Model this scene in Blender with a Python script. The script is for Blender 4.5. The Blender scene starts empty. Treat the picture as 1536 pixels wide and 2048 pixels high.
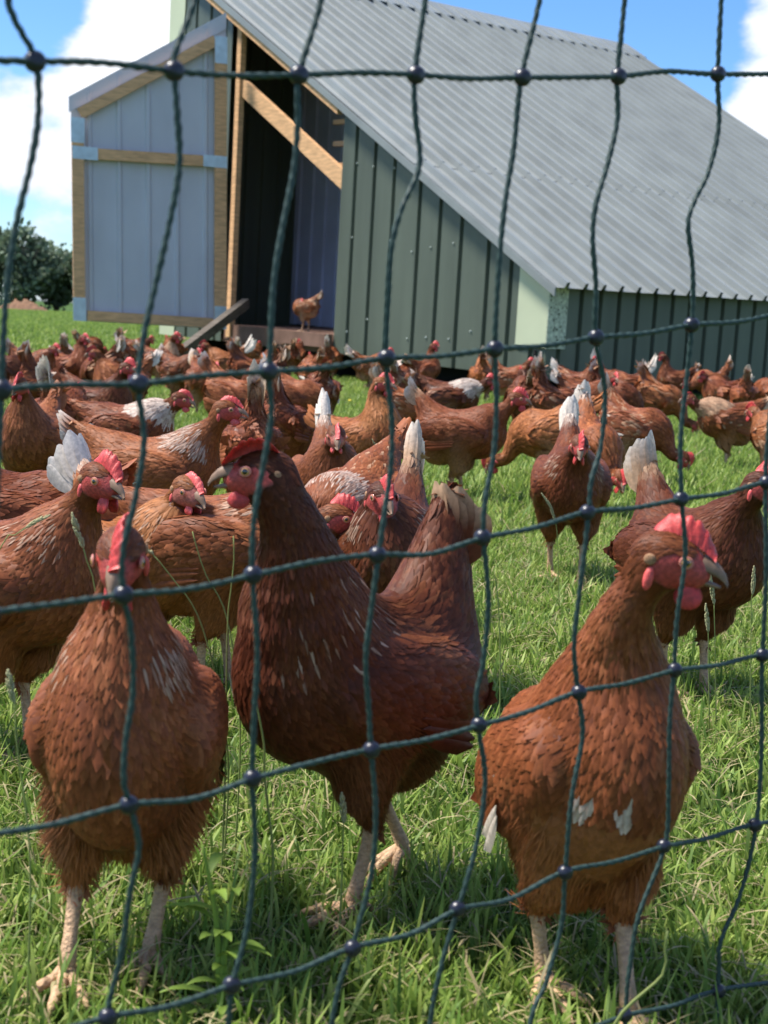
import bpy, math, random
import numpy as np
from mathutils import Vector, Matrix
R = math.radians
rng = np.random.default_rng(7)
random.seed(7)
scene = bpy.context.scene
col = scene.collection

# ------------------------------------------------------------------ camera
FPX, CX, CY, CAMH = 2960.0, 768.0, 1024.0, 0.58      # photograph is 1536 x 2048
PITCH, ROLL = R(7.47), R(2.86)
Fv = np.array([0, math.cos(PITCH), -math.sin(PITCH)])
R0 = np.array([1.0, 0, 0]); U0 = np.cross(R0, Fv)
Rv = math.cos(ROLL)*R0 + math.sin(ROLL)*U0; Uv = np.cross(Rv, Fv)
cd = bpy.data.cameras.new('camera'); cam = bpy.data.objects.new('camera', cd); col.objects.link(cam)
scene.camera = cam
cam.matrix_world = Matrix(((Rv[0], Uv[0], -Fv[0], 0), (Rv[1], Uv[1], -Fv[1], 0), (Rv[2], Uv[2], -Fv[2], CAMH), (0, 0, 0, 1)))
cd.sensor_fit = 'VERTICAL'; cd.sensor_height = 24.0; cd.lens = 24.0*FPX/2048.0
cd.clip_start = 0.05; cd.clip_end = 2000
cd.dof.use_dof = True; cd.dof.focus_distance = 2.1; cd.dof.aperture_fstop = 8.5

def ray(x, y):
    d = Fv + Rv*((x-CX)/FPX) + Uv*((CY-y)/FPX)
    return d
def on_z(x, y, z=0.0):
    d = ray(x, y); t = (z-CAMH)/d[2]
    return np.array([0, 0, CAMH]) + d*t
def at_y(x, y, Y):
    d = ray(x, y); return np.array([0, 0, CAMH]) + d*(Y/d[1])
def on_plane(x, y, p0, n):
    d = ray(x, y); o = np.array([0, 0, CAMH]); t = ((p0-o)@n)/(d@n)
    return o + d*t

# ------------------------------------------------------------------ light and sky
SUN_EL, SUN_AZ = R(59), R(-80)       # azimuth from +Y towards +X; the sun stands high on the left, a little beyond the flock
SUN_DIR = np.array([math.sin(SUN_AZ)*math.cos(SUN_EL), math.cos(SUN_AZ)*math.cos(SUN_EL), math.sin(SUN_EL)])
scene.view_settings.view_transform = 'Standard'; scene.view_settings.look = 'None'
scene.view_settings.gamma = 1.0; scene.view_settings.use_curve_mapping = False
scene.view_settings.exposure = 1.80
w = bpy.data.worlds.new('World'); scene.world = w; w.use_nodes = True
nt = w.node_tree; nt.nodes.clear()
def N(nt, t, **k):
    n = nt.nodes.new(t)
    for a, b in k.items():
        if a.startswith('i_'): n.inputs[a[2:].replace('_', ' ')].default_value = b
        else: setattr(n, a, b)
    return n
def math_node(nt, op, a, b=None, clamp=False):
    n = nt.nodes.new('ShaderNodeMath'); n.operation = op; n.use_clamp = clamp
    for i, v in enumerate((a, b)):
        if v is None: continue
        if isinstance(v, (int, float)): n.inputs[i].default_value = v
        else: nt.links.new(v, n.inputs[i])
    return n.outputs[0]
sky = N(nt, 'ShaderNodeTexSky', sky_type='NISHITA', sun_disc=False, sun_elevation=SUN_EL, sun_rotation=SUN_AZ)
sky.air_density = 1.0; sky.dust_density = 0.3; sky.ozone_density = 2.0
hs = N(nt, 'ShaderNodeHueSaturation'); hs.inputs['Saturation'].default_value = 1.1; hs.inputs['Hue'].default_value = 0.505
hs.inputs['Value'].default_value = 1.0
tint = N(nt, 'ShaderNodeVectorMath', operation='MULTIPLY'); tint.inputs[1].default_value = (.36, .46, .57)
nt.links.new(sky.outputs[0], tint.inputs[0]); nt.links.new(tint.outputs[0], hs.inputs['Color'])
tc = N(nt, 'ShaderNodeTexCoord')
mp = N(nt, 'ShaderNodeMapping'); mp.inputs['Scale'].default_value = (1, 1, 1.9); mp.inputs['Location'].default_value = (0.3, 1.7, 0.2)
nt.links.new(tc.outputs['Generated'], mp.inputs[0])
n1 = N(nt, 'ShaderNodeTexNoise'); n1.inputs['Scale'].default_value = 5.0; n1.inputs['Detail'].default_value = 9; n1.inputs['Roughness'].default_value = 0.58
n2 = N(nt, 'ShaderNodeTexNoise'); n2.inputs['Scale'].default_value = 26.0; n2.inputs['Detail'].default_value = 7; n2.inputs['Roughness'].default_value = 0.6
nt.links.new(mp.outputs[0], n1.inputs['Vector']); nt.links.new(mp.outputs[0], n2.inputs['Vector'])
dens = math_node(nt, 'ADD', math_node(nt, 'MULTIPLY', n1.outputs[0], 0.75), math_node(nt, 'MULTIPLY', n2.outputs[0], 0.5))
# single cumulus heaps and blue gaps, each by its direction and angular size
for (x, y, rad, amp) in [(255, 40, 2.2, .34), (330, 150, 2.2, .2), (60, 190, 2.2, .20), (70, 330, 2.2, .24), (180, 180, 1.8, .2),
                         (80, 475, .9, .12), (40, 60, 2.3, -.42), (95, 0, 1.6, -.25), (75, 240, .8, -.12), (115, 245, .8, -.14), (110, 420, 1.5, -.16), (20, 430, 1.2, -.14),
                         (1510, 40, 1.5, .30), (1500, 230, 2.0, .30), (1400, 60, 1.9, -.3), (1300, 90, 2.2, -.30), (1100, 0, 3.5, -.4), (1390, 180, 1.2, -.2), (1360, 10, 2, -.25)]:
    d = ray(x, y); d = d/np.linalg.norm(d)
    dp = N(nt, 'ShaderNodeVectorMath', operation='DOT_PRODUCT'); dp.inputs[1].default_value = tuple(d)
    nt.links.new(tc.outputs['Generated'], dp.inputs[0])
    # exp(-(1-dot)/(1-cos r))
    e = math_node(nt, 'DIVIDE', math_node(nt, 'SUBTRACT', dp.outputs['Value'], 1.0), 1-math.cos(R(rad)))
    g = math_node(nt, 'EXPONENT', e)
    dens = math_node(nt, 'ADD', dens, math_node(nt, 'MULTIPLY', g, amp))
mr = N(nt, 'ShaderNodeMapRange', interpolation_type='SMOOTHSTEP'); mr.inputs['From Min'].default_value = 0.57; mr.inputs['From Max'].default_value = 0.79
nt.links.new(dens, mr.inputs['Value'])
cr = N(nt, 'ShaderNodeValToRGB'); cr.color_ramp.elements[0].position = 0.6; cr.color_ramp.elements[0].color = (2.35, 2.6, 3.05, 1)
cr.color_ramp.elements[1].position = 1.0; cr.color_ramp.elements[1].color = (3.7, 3.8, 4.0, 1)
nt.links.new(dens, cr.inputs[0])
mx = N(nt, 'ShaderNodeMix', data_type='RGBA')
nt.links.new(mr.outputs[0], mx.inputs['Factor']); nt.links.new(hs.outputs[0], mx.inputs['A']); nt.links.new(cr.outputs[0], mx.inputs['B'])
bg = N(nt, 'ShaderNodeBackground'); bg.inputs['Strength'].default_value = 0.10
wo = N(nt, 'ShaderNodeOutputWorld')
nt.links.new(mx.outputs['Result'], bg.inputs[0]); nt.links.new(bg.outputs[0], wo.inputs[0])
sl = bpy.data.lights.new('sun', 'SUN'); sl.energy = 2.35; sl.angle = R(11); sl.color = (1.0, 0.95, 0.87)
so = bpy.data.objects.new('sun', sl); col.objects.link(so)
so.rotation_euler = Vector(SUN_DIR).to_track_quat('Z', 'Y').to_euler()

# ------------------------------------------------------------------ helpers
def tag(o, label=None, cat=None, group=None, kind=None):
    if label: o['label'] = label
    if cat: o['category'] = cat
    if group: o['group'] = group
    if kind: o['kind'] = kind
    return o
def empty(name, loc=(0, 0, 0), rz=0):
    o = bpy.data.objects.new(name, None); o.location = loc; o.rotation_euler = (0, 0, rz); o.empty_display_size = .05
    col.objects.link(o); return o
def mk(name, V, F, mat, parent=None, C=None, smooth=True, link=True, mi=None):
    """F: array (n,4)/(n,3) or a list of such arrays / lists"""
    V = np.asarray(V, dtype=np.float32).reshape(-1, 3)
    Fs = F if isinstance(F, list) and len(F) and isinstance(F[0], np.ndarray) else [np.asarray(F)] if isinstance(F, np.ndarray) else None
    me = bpy.data.meshes.new(name)
    if Fs is None:
        me.from_pydata([tuple(v) for v in V], [], [tuple(f) for f in F])
    else:
        loops = np.concatenate([f.ravel() for f in Fs]).astype(np.int32)
        tot = np.concatenate([np.full(len(f), f.shape[1]) for f in Fs]).astype(np.int32)
        st = np.concatenate([[0], np.cumsum(tot)[:-1]]).astype(np.int32)
        me.vertices.add(len(V)); me.vertices.foreach_set('co', V.ravel())
        me.loops.add(len(loops)); me.loops.foreach_set('vertex_index', loops)
        me.polygons.add(len(tot)); me.polygons.foreach_set('loop_start', st); me.polygons.foreach_set('loop_total', tot)
        me.update(calc_edges=True)
    if smooth: me.polygons.foreach_set('use_smooth', np.ones(len(me.polygons), dtype=bool))
    if C is not None:
        C = np.asarray(C, dtype=np.float32)
        if C.shape[1] == 3: C = np.concatenate([C, np.ones((len(C), 1), np.float32)], 1)
        a = me.color_attributes.new('Col', 'FLOAT_COLOR', 'POINT'); a.data.foreach_set('color', C.ravel())
    for m in (mat if isinstance(mat, (list, tuple)) else [mat]): me.materials.append(m)
    if mi is not None: me.polygons.foreach_set('material_index', np.asarray(mi, dtype=np.int32))
    me.validate()
    o = bpy.data.objects.new(name, me)
    if link: col.objects.link(o)
    if parent is not None: o.parent = parent
    return o
class MB:
    def __init__(s): s.V = []; s.F = []; s.C = []; s.n = 0
    def add(s, V, F, c=None):
        V = np.asarray(V, dtype=float).reshape(-1, 3); s.V.append(V)
        s.F += [tuple(int(i)+s.n for i in f) for f in F]; s.n += len(V)
        if c is not None: s.C.append(np.tile(np.asarray(c, float), (len(V), 1)) if np.ndim(c) == 1 else np.asarray(c, float))
    def hexa(s, p, c=None):      # 8 corners: bottom ring 0-3, top ring 4-7
        s.add(p, [(3, 2, 1, 0), (4, 5, 6, 7), (0, 1, 5, 4), (1, 2, 6, 5), (2, 3, 7, 6), (3, 0, 4, 7)], c)
    def box(s, o, a, b, d, c=None):   # origin corner and three edge vectors
        o, a, b, d = map(np.asarray, (o, a, b, d)); s.hexa([o, o+a, o+a+b, o+b, o+d, o+a+d, o+a+b+d, o+b+d], c)
    def tube(s, P, r, n=8, c=None, caps=True, flat=1.0):
        V, F = tube(P, r, n, caps, flat); s.add(V, F, c)
    def build(s, name, mat, parent=None, smooth=False):
        C = np.concatenate(s.C) if s.C else None
        return mk(name, np.concatenate(s.V), s.F, mat, parent, C, smooth)
def frames(P):
    P = np.asarray(P, float); T = np.gradient(P, axis=0); T /= np.linalg.norm(T, axis=1)[:, None]+1e-12
    up = np.array([0, 0, 1.0]) if abs(T[0, 2]) < .9 else np.array([1.0, 0, 0])
    A = np.zeros_like(P); a = np.cross(up, T[0]); a /= np.linalg.norm(a); A[0] = a
    for i in range(1, len(P)):
        a = A[i-1]-T[i]*(A[i-1]@T[i]); A[i] = a/np.linalg.norm(a)
    return P, T, A, np.cross(T, A)
def tube(P, r, n=8, caps=True, flat=1.0):
    P, T, A, B = frames(P); r = np.broadcast_to(np.asarray(r, float), (len(P),))
    th = np.linspace(0, 2*np.pi, n, endpoint=False)
    V = P[:, None] + r[:, None, None]*(np.cos(th)[None, :, None]*A[:, None] + flat*np.sin(th)[None, :, None]*B[:, None])
    V = V.reshape(-1, 3); F = []
    for i in range(len(P)-1):
        for j in range(n):
            k = (j+1) % n; F.append((i*n+j, i*n+k, (i+1)*n+k, (i+1)*n+j))
    if caps: F.append(tuple(range(n))[::-1]); F.append(tuple((len(P)-1)*n+j for j in range(n)))
    return V, F
def crom(P, step):
    """Catmull-Rom through P, resampled every step"""
    P = np.asarray(P, float); Q = np.vstack([2*P[0]-P[1], P, 2*P[-1]-P[-2]]); out = []
    for i in range(1, len(Q)-2):
        n = max(2, int(np.linalg.norm(Q[i+1]-Q[i])/step)); t = np.linspace(0, 1, n, endpoint=False)[:, None]
        a, b, c, d = Q[i-1], Q[i], Q[i+1], Q[i+2]
        out.append(.5*((2*b)+(c-a)*t+(2*a-5*b+4*c-d)*t*t+(3*b-a-3*c+d)*t**3))
    out.append(P[-1:]); return np.vstack(out)
def ell(c, r, n=10, m=7):
    th = np.linspace(0, 2*np.pi, n, endpoint=False); ph = np.linspace(0, np.pi, m+1)[1:-1]
    V = [[0, 0, 1]]+[[math.sin(p)*math.cos(t), math.sin(p)*math.sin(t), math.cos(p)] for p in ph for t in th]+[[0, 0, -1]]
    F = [(0, 1+j, 1+(j+1) % n) for j in range(n)]
    for i in range(m-2):
        for j in range(n): F.append((1+i*n+j, 1+(i+1)*n+j, 1+(i+1)*n+(j+1) % n, 1+i*n+(j+1) % n))
    l = 1+(m-2)*n; F += [(l+j, l+n, l+(j+1) % n) for j in range(n)]
    return np.array(V)*np.asarray(r)+np.asarray(c), F

# ------------------------------------------------------------------ materials
def mat(name, base=(.5, .5, .5), rough=.6, spec=.4, attr=False, noise=None, bump=None, metal=0, trans=0, sheen=0, coat=0, sss=0):
    """noise=(scale, amount, vector scale, detail); bump=(scale, strength, distance)"""
    m = bpy.data.materials.new(name); m.use_nodes = True; t = m.node_tree; b = t.nodes['Principled BSDF']
    b.inputs['Roughness'].default_value = rough; b.inputs['Specular IOR Level'].default_value = spec; b.inputs['Metallic'].default_value = metal
    b.inputs['Sheen Weight'].default_value = sheen; b.inputs['Coat Weight'].default_value = coat
    if sss: b.inputs['Subsurface Weight'].default_value = sss; b.inputs['Subsurface Radius'].default_value = (.004, .0015, .001); b.inputs['Subsurface Scale'].default_value = 1.0
    if attr:
        a = t.nodes.new('ShaderNodeAttribute'); a.attribute_name = 'Col'; c = a.outputs['Color']
    else:
        a = t.nodes.new('ShaderNodeRGB'); a.outputs[0].default_value = (*base, 1); c = a.outputs[0]
    tcd = t.nodes.new('ShaderNodeTexCoord')
    if noise:
        sc, amt, vs, det = noise
        mpp = t.nodes.new('ShaderNodeMapping'); mpp.inputs['Scale'].default_value = vs; t.links.new(tcd.outputs['Object'], mpp.inputs[0])
        nn = t.nodes.new('ShaderNodeTexNoise'); nn.inputs['Scale'].default_value = sc; nn.inputs['Detail'].default_value = det; t.links.new(mpp.outputs[0], nn.inputs['Vector'])
        r_ = t.nodes.new('ShaderNodeMapRange'); r_.inputs['From Min'].default_value = .25; r_.inputs['From Max'].default_value = .75
        r_.inputs['To Min'].default_value = 1-amt; r_.inputs['To Max'].default_value = 1+amt; t.links.new(nn.outputs[0], r_.inputs['Value'])
        v = t.nodes.new('ShaderNodeVectorMath'); v.operation = 'SCALE'; t.links.new(c, v.inputs[0]); t.links.new(r_.outputs[0], v.inputs['Scale']); c = v.outputs[0]
    t.links.new(c, b.inputs['Base Color'])
    if bump:
        nb = t.nodes.new('ShaderNodeTexNoise'); nb.inputs['Scale'].default_value = bump[0]; nb.inputs['Detail'].default_value = 4; t.links.new(tcd.outputs['Object'], nb.inputs['Vector'])
        bb = t.nodes.new('ShaderNodeBump'); bb.inputs['Strength'].default_value = bump[1]; bb.inputs['Distance'].default_value = bump[2]
        t.links.new(nb.outputs[0], bb.inputs['Height']); t.links.new(bb.outputs[0], b.inputs['Normal'])
    if trans:
        tr = t.nodes.new('ShaderNodeBsdfTranslucent'); ms = t.nodes.new('ShaderNodeMixShader'); ms.inputs[0].default_value = trans
        t.links.new(c, tr.inputs[0]); t.links.new(b.outputs[0], ms.inputs[1]); t.links.new(tr.outputs[0], ms.inputs[2])
        t.links.new(ms.outputs[0], t.nodes['Material Output'].inputs[0])
    return m
M = {}
M['feather'] = mat('feather', attr=True, rough=.55, spec=.20, noise=(160, .26, (1, 1, 1), 3), sheen=.0, trans=.12)
M['skin'] = mat('face_skin', attr=True, rough=.5, spec=.4, noise=(330, .30, (1, 1, 1), 4), bump=(600, .6, .0012))
M['comb'] = mat('comb_skin', (.50, .050, .045), rough=.45, spec=.4, noise=(240, .4, (1, 1, 1), 3), bump=(900, .5, .001), sss=.15)
M['combp'] = mat('comb_skin_pale', (.66, .10, .09), rough=.45, spec=.45, noise=(300, .35, (1, 1, 1), 3), bump=(900, .5, .001), sss=.15)
M['beak'] = mat('beak_horn', (.24, .15, .10), rough=.5, spec=.3, noise=(90, .3, (1, 1, 1), 3))
M['leg'] = mat('leg_scales', (.52, .33, .19), rough=.55, spec=.35, noise=(140, .32, (1, 1, 2.2), 3), bump=(300, 1.0, .003))
M['eye'] = mat('eye_wet', attr=True, rough=.08, spec=.8, coat=.6)
M['lid'] = mat('eyelid', (.50, .17, .13), rough=.5)
M['twine'] = mat('net_twine', (.024, .050, .043), rough=.55, spec=.4, noise=(600, .45, (1, 1, 1), 2), bump=(1500, .5, .0006))
M['knot'] = mat('net_knot_plastic', (.012, .014, .026), rough=.33, spec=.5, bump=(400, .3, .0005))
M['timber'] = mat('sawn_timber', (.66, .39, .20), rough=.75, spec=.2, noise=(9, .28, (1, 1, 6), 6), bump=(60, .3, .004))
M['bracket'] = mat('galvanised_bracket', (.50, .60, .66), rough=.42, spec=.5, metal=.35, noise=(14, .15, (1, 1, 1), 3))
# ------------------------------------------------------------------ hens
def sdf_ell(P, c, Rm, r):
    q = (P-c)@Rm; r = np.asarray(r); k0 = np.linalg.norm(q/r, axis=1); k1 = np.linalg.norm(q/(r*r), axis=1)
    return k0*(k0-1)/(k1+1e-9)
def sdf_cone(P, a, b, ra, rb, ysq=1.0):
    if ysq != 1.0:
        P = P*np.array([1, ysq, 1]); a = a*np.array([1, ysq, 1]); b = b*np.array([1, ysq, 1])
    ab = b-a; t = np.clip(((P-a)@ab)/(ab@ab), 0, 1)
    return np.linalg.norm(P-a-t[:, None]*ab, axis=1)-(ra+(rb-ra)*t)
def rot_y(a):   # nose up for positive a
    c, s = math.cos(a), math.sin(a); return np.array([[c, 0, -s], [0, 1, 0], [s, 0, c]])
def rot_z(a):
    c, s = math.cos(a), math.sin(a); return np.array([[c, -s, 0], [s, c, 0], [0, 0, 1]])
def rot_x(a):
    c, s = math.cos(a), math.sin(a); return np.array([[1, 0, 0], [0, c, -s], [0, s, c]])
def surf_net(f, lo, hi, h):
    n = np.ceil((hi-lo)/h).astype(int)+1
    ax = [lo[i]+h*np.arange(n[i]) for i in range(3)]
    G = np.stack(np.meshgrid(*ax, indexing='ij'), -1).reshape(-1, 3)
    D = f(G).reshape(n); S = D < 0
    cnt = sum(S[a:n[0]-1+a, b:n[1]-1+b, c:n[2]-1+c].astype(int) for a in (0, 1) for b in (0, 1) for c in (0, 1))
    cell = (cnt > 0) & (cnt < 8); idx = -np.ones(cell.shape, int); cc = np.argwhere(cell); idx[cell] = np.arange(len(cc))
    acc = np.zeros((len(cc), 3)); w = np.zeros(len(cc))
    cor = [(a, b, c) for a in (0, 1) for b in (0, 1) for c in (0, 1)]
    for i, p in enumerate(cor):
        for q in cor[i+1:]:
            if sum(abs(p[k]-q[k]) for k in range(3)) != 1: continue
            dp = D[cc[:, 0]+p[0], cc[:, 1]+p[1], cc[:, 2]+p[2]]; dq = D[cc[:, 0]+q[0], cc[:, 1]+q[1], cc[:, 2]+q[2]]
            m = (dp < 0) != (dq < 0); t = np.where(m, dp/(dp-dq+1e-12), 0)
            pt = np.array(p)+t[:, None]*(np.array(q)-np.array(p)); acc += pt*m[:, None]; w += m
    V = lo+h*(cc+acc/np.maximum(w, 1)[:, None]); F = []
    for a in range(3):
        b, c = (a+1) % 3, (a+2) % 3
        sl0 = [slice(None)]*3; sl1 = [slice(None)]*3; sl0[a] = slice(0, -1); sl1[a] = slice(1, None)
        ed = np.argwhere(S[tuple(sl0)] != S[tuple(sl1)])
        ed = ed[(ed[:, b] > 0) & (ed[:, c] > 0) & (ed[:, b] < n[b]-1) & (ed[:, c] < n[c]-1)]
        if not len(ed): continue
        def g(db, dc):
            e = ed.copy(); e[:, b] -= db; e[:, c] -= dc; return idx[e[:, 0], e[:, 1], e[:, 2]]
        q = np.stack([g(1, 1), g(0, 1), g(0, 0), g(1, 0)], 1)
        ins = S[ed[:, 0], ed[:, 1], ed[:, 2]]; q[~ins] = q[~ins][:, ::-1]
        F.append(q)
    F = np.concatenate(F); F = F[(F >= 0).all(1)]
    return V, F

BROWN = dict(dark=(.060, .014, .007), mid=(.205, .054, .020), light=(.46, .185, .075), pale=(.56, .36, .22), white=(.74, .64, .54))
def mixc(a, b, t): return np.asarray(a)*(1-t)+np.asarray(b)*t

class Hen:
    """local axes: x to the beak, y to the hen's left, z up, origin on the ground under the body"""
    def __init__(s, o):
        d = dict(pitch=8, bz=.215, head=(.15, .0, .375), hyaw=0, hpitch=-8, hroll=0, tail_ang=52, tail_len=.085, tail_c='brown', tone=1.0, hue=0.0,
                 hackle=0.0, hackle_c='pale', neck_c=None, comb=.020, comb_m='comb', comb_lean=.15, feet=((.01, 0), (-.02, 0)), lod=0, seed=1, neck_r=1.0,
                 fat=1.0, spots=0.0, belly=0.0, mouth=0.0, fluff=0.0, back_c=None, wing_spot=0.0, tail_w=1.0, length=1.0, leg_z=0.0, fan=1.0, hs=1.16, deep=1.04, tail_r=.052, fine=.85, wat=None, speck=.0, breast_spot=False, tail_fat=1.0)
        d.update(o); s.__dict__.update(d); s.rg = np.random.default_rng(s.seed)
        s.BC = np.array([0, 0, s.bz]); s.BR = rot_y(R(s.pitch)); s.H = np.array(s.head, float)
        s.HR = rot_z(R(s.hyaw))@rot_y(R(s.hpitch))@rot_x(R(s.hroll))
        s.make_prims()
    def b(s, *p): return s.BC+s.BR@np.array(p, float)      # body frame point
    def h(s, *p): return s.H+s.HR@np.array(p, float)*s.hs       # head frame point
    def make_prims(s):
        f = s.fat; L = s.length; I = s.BR; p = []
        back = s.BR@np.array([-1, 0, .05]); dn = np.array([-.35, 0, -1])
        ta = R(s.tail_ang); td = s.BR@np.array([-math.cos(ta), 0, math.sin(ta)])
        # (kind, data, flow, region)
        p.append(('e', s.b(0, 0, 0), I, (.122*L, .080*f, .079*s.deep), s.BR@np.array([-1, 0, -.1]), 'body'))
        p.append(('e', s.b(.055*L, 0, .004), I, (.074, .073*f, .077*s.deep), s.BR@np.array([-.8, 0, -.75]), 'breast'))
        p.append(('e', s.b(-.07*L, 0, .018), I, (.078, .064*f, .066*s.deep), back, 'back'))
        p.append(('e', s.b(-.065*L, 0, -.042), I, (.062, .058*f, .052*s.deep), s.BR@np.array([-.6, 0, -.8]), 'fluff'))
        tb = s.b(-.075*L, 0, .045); tt = s.b(-.090*L, 0, .055)+td*(.092*s.tail_fat)
        p.append(('c', tb, tt, s.tail_r, .021*min(1.12, s.tail_fat), 1.18, td, 'tail'))
        s.tb = s.b(-.090*L, 0, .055)+td*(.055*s.tail_fat); s.td = td
        for sy in (1, -1):
            Rw = s.BR@rot_y(R(-6))@rot_z(R(4*sy))
            p.append(('e', s.b(-.022*L, sy*.068*f, .008), Rw, (.100*L, .0255, .052), s.BR@np.array([-1, 0, -.12]), 'wing'))
        s.hock = []
        for i, sy in enumerate((1, -1)):
            fx, lift = s.feet[i][0], s.feet[i][1]; fy = sy*(.031 if len(s.feet[i]) < 3 else s.feet[i][2])
            foot = np.array([fx, fy, lift]); hk = np.array([fx*.55-.012, sy*.040*.5+fy*.5, .086+lift*.8+s.leg_z]); s.hock.append((hk, foot))
            a = s.b(-.005, sy*.042*f, -.035); m_ = a*.45+hk*.55+np.array([.012, 0, .0])
            p.append(('c', a, m_, .048*f, .034*f, 1, dn, 'thigh')); p.append(('c', m_, hk+np.array([0, 0, .002]), .034*f, .012, 1, dn, 'thigh'))
        # neck: from the shoulders to the head
        n0 = s.b(.062*L, 0, .035); hb = s.h(-.010, 0, -.012); dist = np.linalg.norm(hb-n0)
        up0 = s.BR@np.array([.75, 0, .65])*.45+.75*(hb-n0)/dist; up0 /= np.linalg.norm(up0); c1 = n0+up0*dist*.45; c2 = hb+(s.HR@np.array([-.55, 0, -.8]))*dist*.38
        t = np.linspace(0, 1, 7)[:, None]
        B = (1-t)**3*n0+3*(1-t)**2*t*c1+3*(1-t)*t*t*c2+t**3*hb; s.neckP = B
        rr = np.array([.060, .053, .044, .036, .0295, .025, .022])*s.neck_r
        for i in range(6):
            p.append(('c', B[i], B[i+1], rr[i], rr[i+1], 1, B[i]-B[i+1]+np.array([-.0, 0, -.004]), 'neck%d' % i))
        p.append(('e', s.h(-.004, 0, .002), s.HR, tuple(s.hs*v for v in (.0235, .0160, .0175)), s.HR@np.array([-1, 0, -.25]), 'head'))
        p.append(('e', s.h(.012, 0, -.004), s.HR, tuple(s.hs*v for v in (.0155, .0105, .0110)), s.HR@np.array([-1, 0, -.3]), 'head'))
        s.p = p
    def sd(s, P, allp=False):
        D = []
        for q in s.p:
            D.append(sdf_ell(P, q[1], q[2], q[3]) if q[0] == 'e' else sdf_cone(P, q[1], q[2], q[3], q[4], q[5]))
        D = np.array(D); k = np.array([.0045 if (q[-1] in ('head', 'wing')) else .011 for q in s.p])[:, None]
        # smooth union: coarse parts with soft k, then head and wings with a tight one
        nm = [q[-1] for q in s.p]; ix = lambda t: [i for i, x in enumerate(nm) if x.startswith(t)]
        b = D[k[:, 0] < .01]; th = ix('thigh'); a = np.stack([D[ix('neck')].min(0), D[th[:2]].min(0), D[th[2:]].min(0)]+[D[i] for t in ('body', 'breast', 'back', 'fluff', 'tail') for i in ix(t)])
        KK = .0085; ma = a.min(0); da = ma-KK*np.log(np.exp(-(a-ma)/KK).sum(0))+.0045
        st = np.vstack([da[None], b]); mb = st.min(0); dd = mb-.0042*np.log(np.exp(-(st-mb)/.0042).sum(0))
        return (dd, D) if allp else dd
    def grad(s, P, e=.0015):
        g = np.stack([s.sd(P+np.eye(3)[i]*e)-s.sd(P-np.eye(3)[i]*e) for i in range(3)], 1)
        return g/(np.linalg.norm(g, axis=1)[:, None]+1e-9)
    def face_w(s, P):
        """1 on the bare red face, 0 in feathers"""
        q = (P-s.H)@s.HR/s.hs
        e = np.sqrt(((q[:, 0]-.0075)/.0185)**2+((q[:, 2]+.0045)/.0125)**2)
        w = np.clip((1.08-e)/.16, 0, 1)*(np.abs(q[:, 1]) > .003)
        w = np.maximum(w, np.clip((q[:, 0]-.0135)/.004, 0, 1)*(q[:, 2] > -.02)*(q[:, 0] < .05))
        hsd = np.array([sdf_ell(P, e_[1], e_[2], e_[3]) for e_ in s.p if e_[-1] == 'head']).min(0)
        return w*(np.abs(q[:, 1]) < .0215)*(np.linalg.norm(q, axis=1) < .045)*np.clip((.0062-hsd)/.002, 0, 1)
    def palette(s, P, regs, u):
        """colour of feathers at P; u random 0..1 per feather"""
        T = s.tone; D, Mi, Li = (np.array(BROWN[k]) for k in ('dark', 'mid', 'light'))
        hue = s.hue
        Mi = mixc(Mi, (.34, .12, .036), hue) if hue > 0 else mixc(Mi, D, -hue)
        c = np.where(u[:, None] < .5, D+(Mi-D)*(.35+u[:, None]*1.3), Mi+(Li-Mi)*((u[:, None]-.5)*1.1))
        return c*T
    def build(s, name, loc, yaw, label, group='brown hens of the flock'):
        lod = s.lod; rg = s.rg; root = empty(name, loc, R(yaw)); tag(root, label, 'hen', group)
        h = [.0065, .0085, .012][lod]
        pts = np.array([s.H, s.BC, s.tb+s.td*.06, s.h(.03, 0, 0)]+[q[1] for q in s.p if q[0] == 'c']+[q[2] for q in s.p if q[0] == 'c'])
        lo = np.minimum(pts.min(0)-.045, s.b(0, 0, 0)-np.array([.15, .11, .11])); hi = np.maximum(pts.max(0)+.045, s.b(0, 0, 0)+np.array([.15, .11, .11]))
        V, F = surf_net(s.sd, lo, hi, h)
        if lod <= 1:
            V2, F2 = surf_net(s.sd, s.H-.048, s.H+.048, .0021 if lod == 0 else .0035)
            keep = np.linalg.norm((V-s.H), axis=1) > .036; F = F[keep[F].all(1)]
            F = np.concatenate([F, F2+len(V)]); V = np.concatenate([V, V2])
        fw = s.face_w(V); q = (V-s.H)@s.HR
        base = np.tile(np.array(BROWN['mid'])*.55*s.tone, (len(V), 1))
        red = np.tile(np.array([.42, .060, .050]), (len(V), 1))
        if s.comb_m == 'combp': red = np.tile(np.array([.44, .135, .10]), (len(V), 1))
        nz = np.sin(q[:, 0]*900+np.sin(q[:, 2]*700)*2)*.5+.5; red = red*(.8+.35*nz[:, None])
        Cc = base*(1-fw[:, None])+red*fw[:, None]
        body = mk('body', V, F, M['skin'], root, Cc)
        s.plumage(root)
        if True: s.tail(root)
        s.wings(root)
        s.head_parts(root)
        s.legs(root)
        return root
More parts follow.
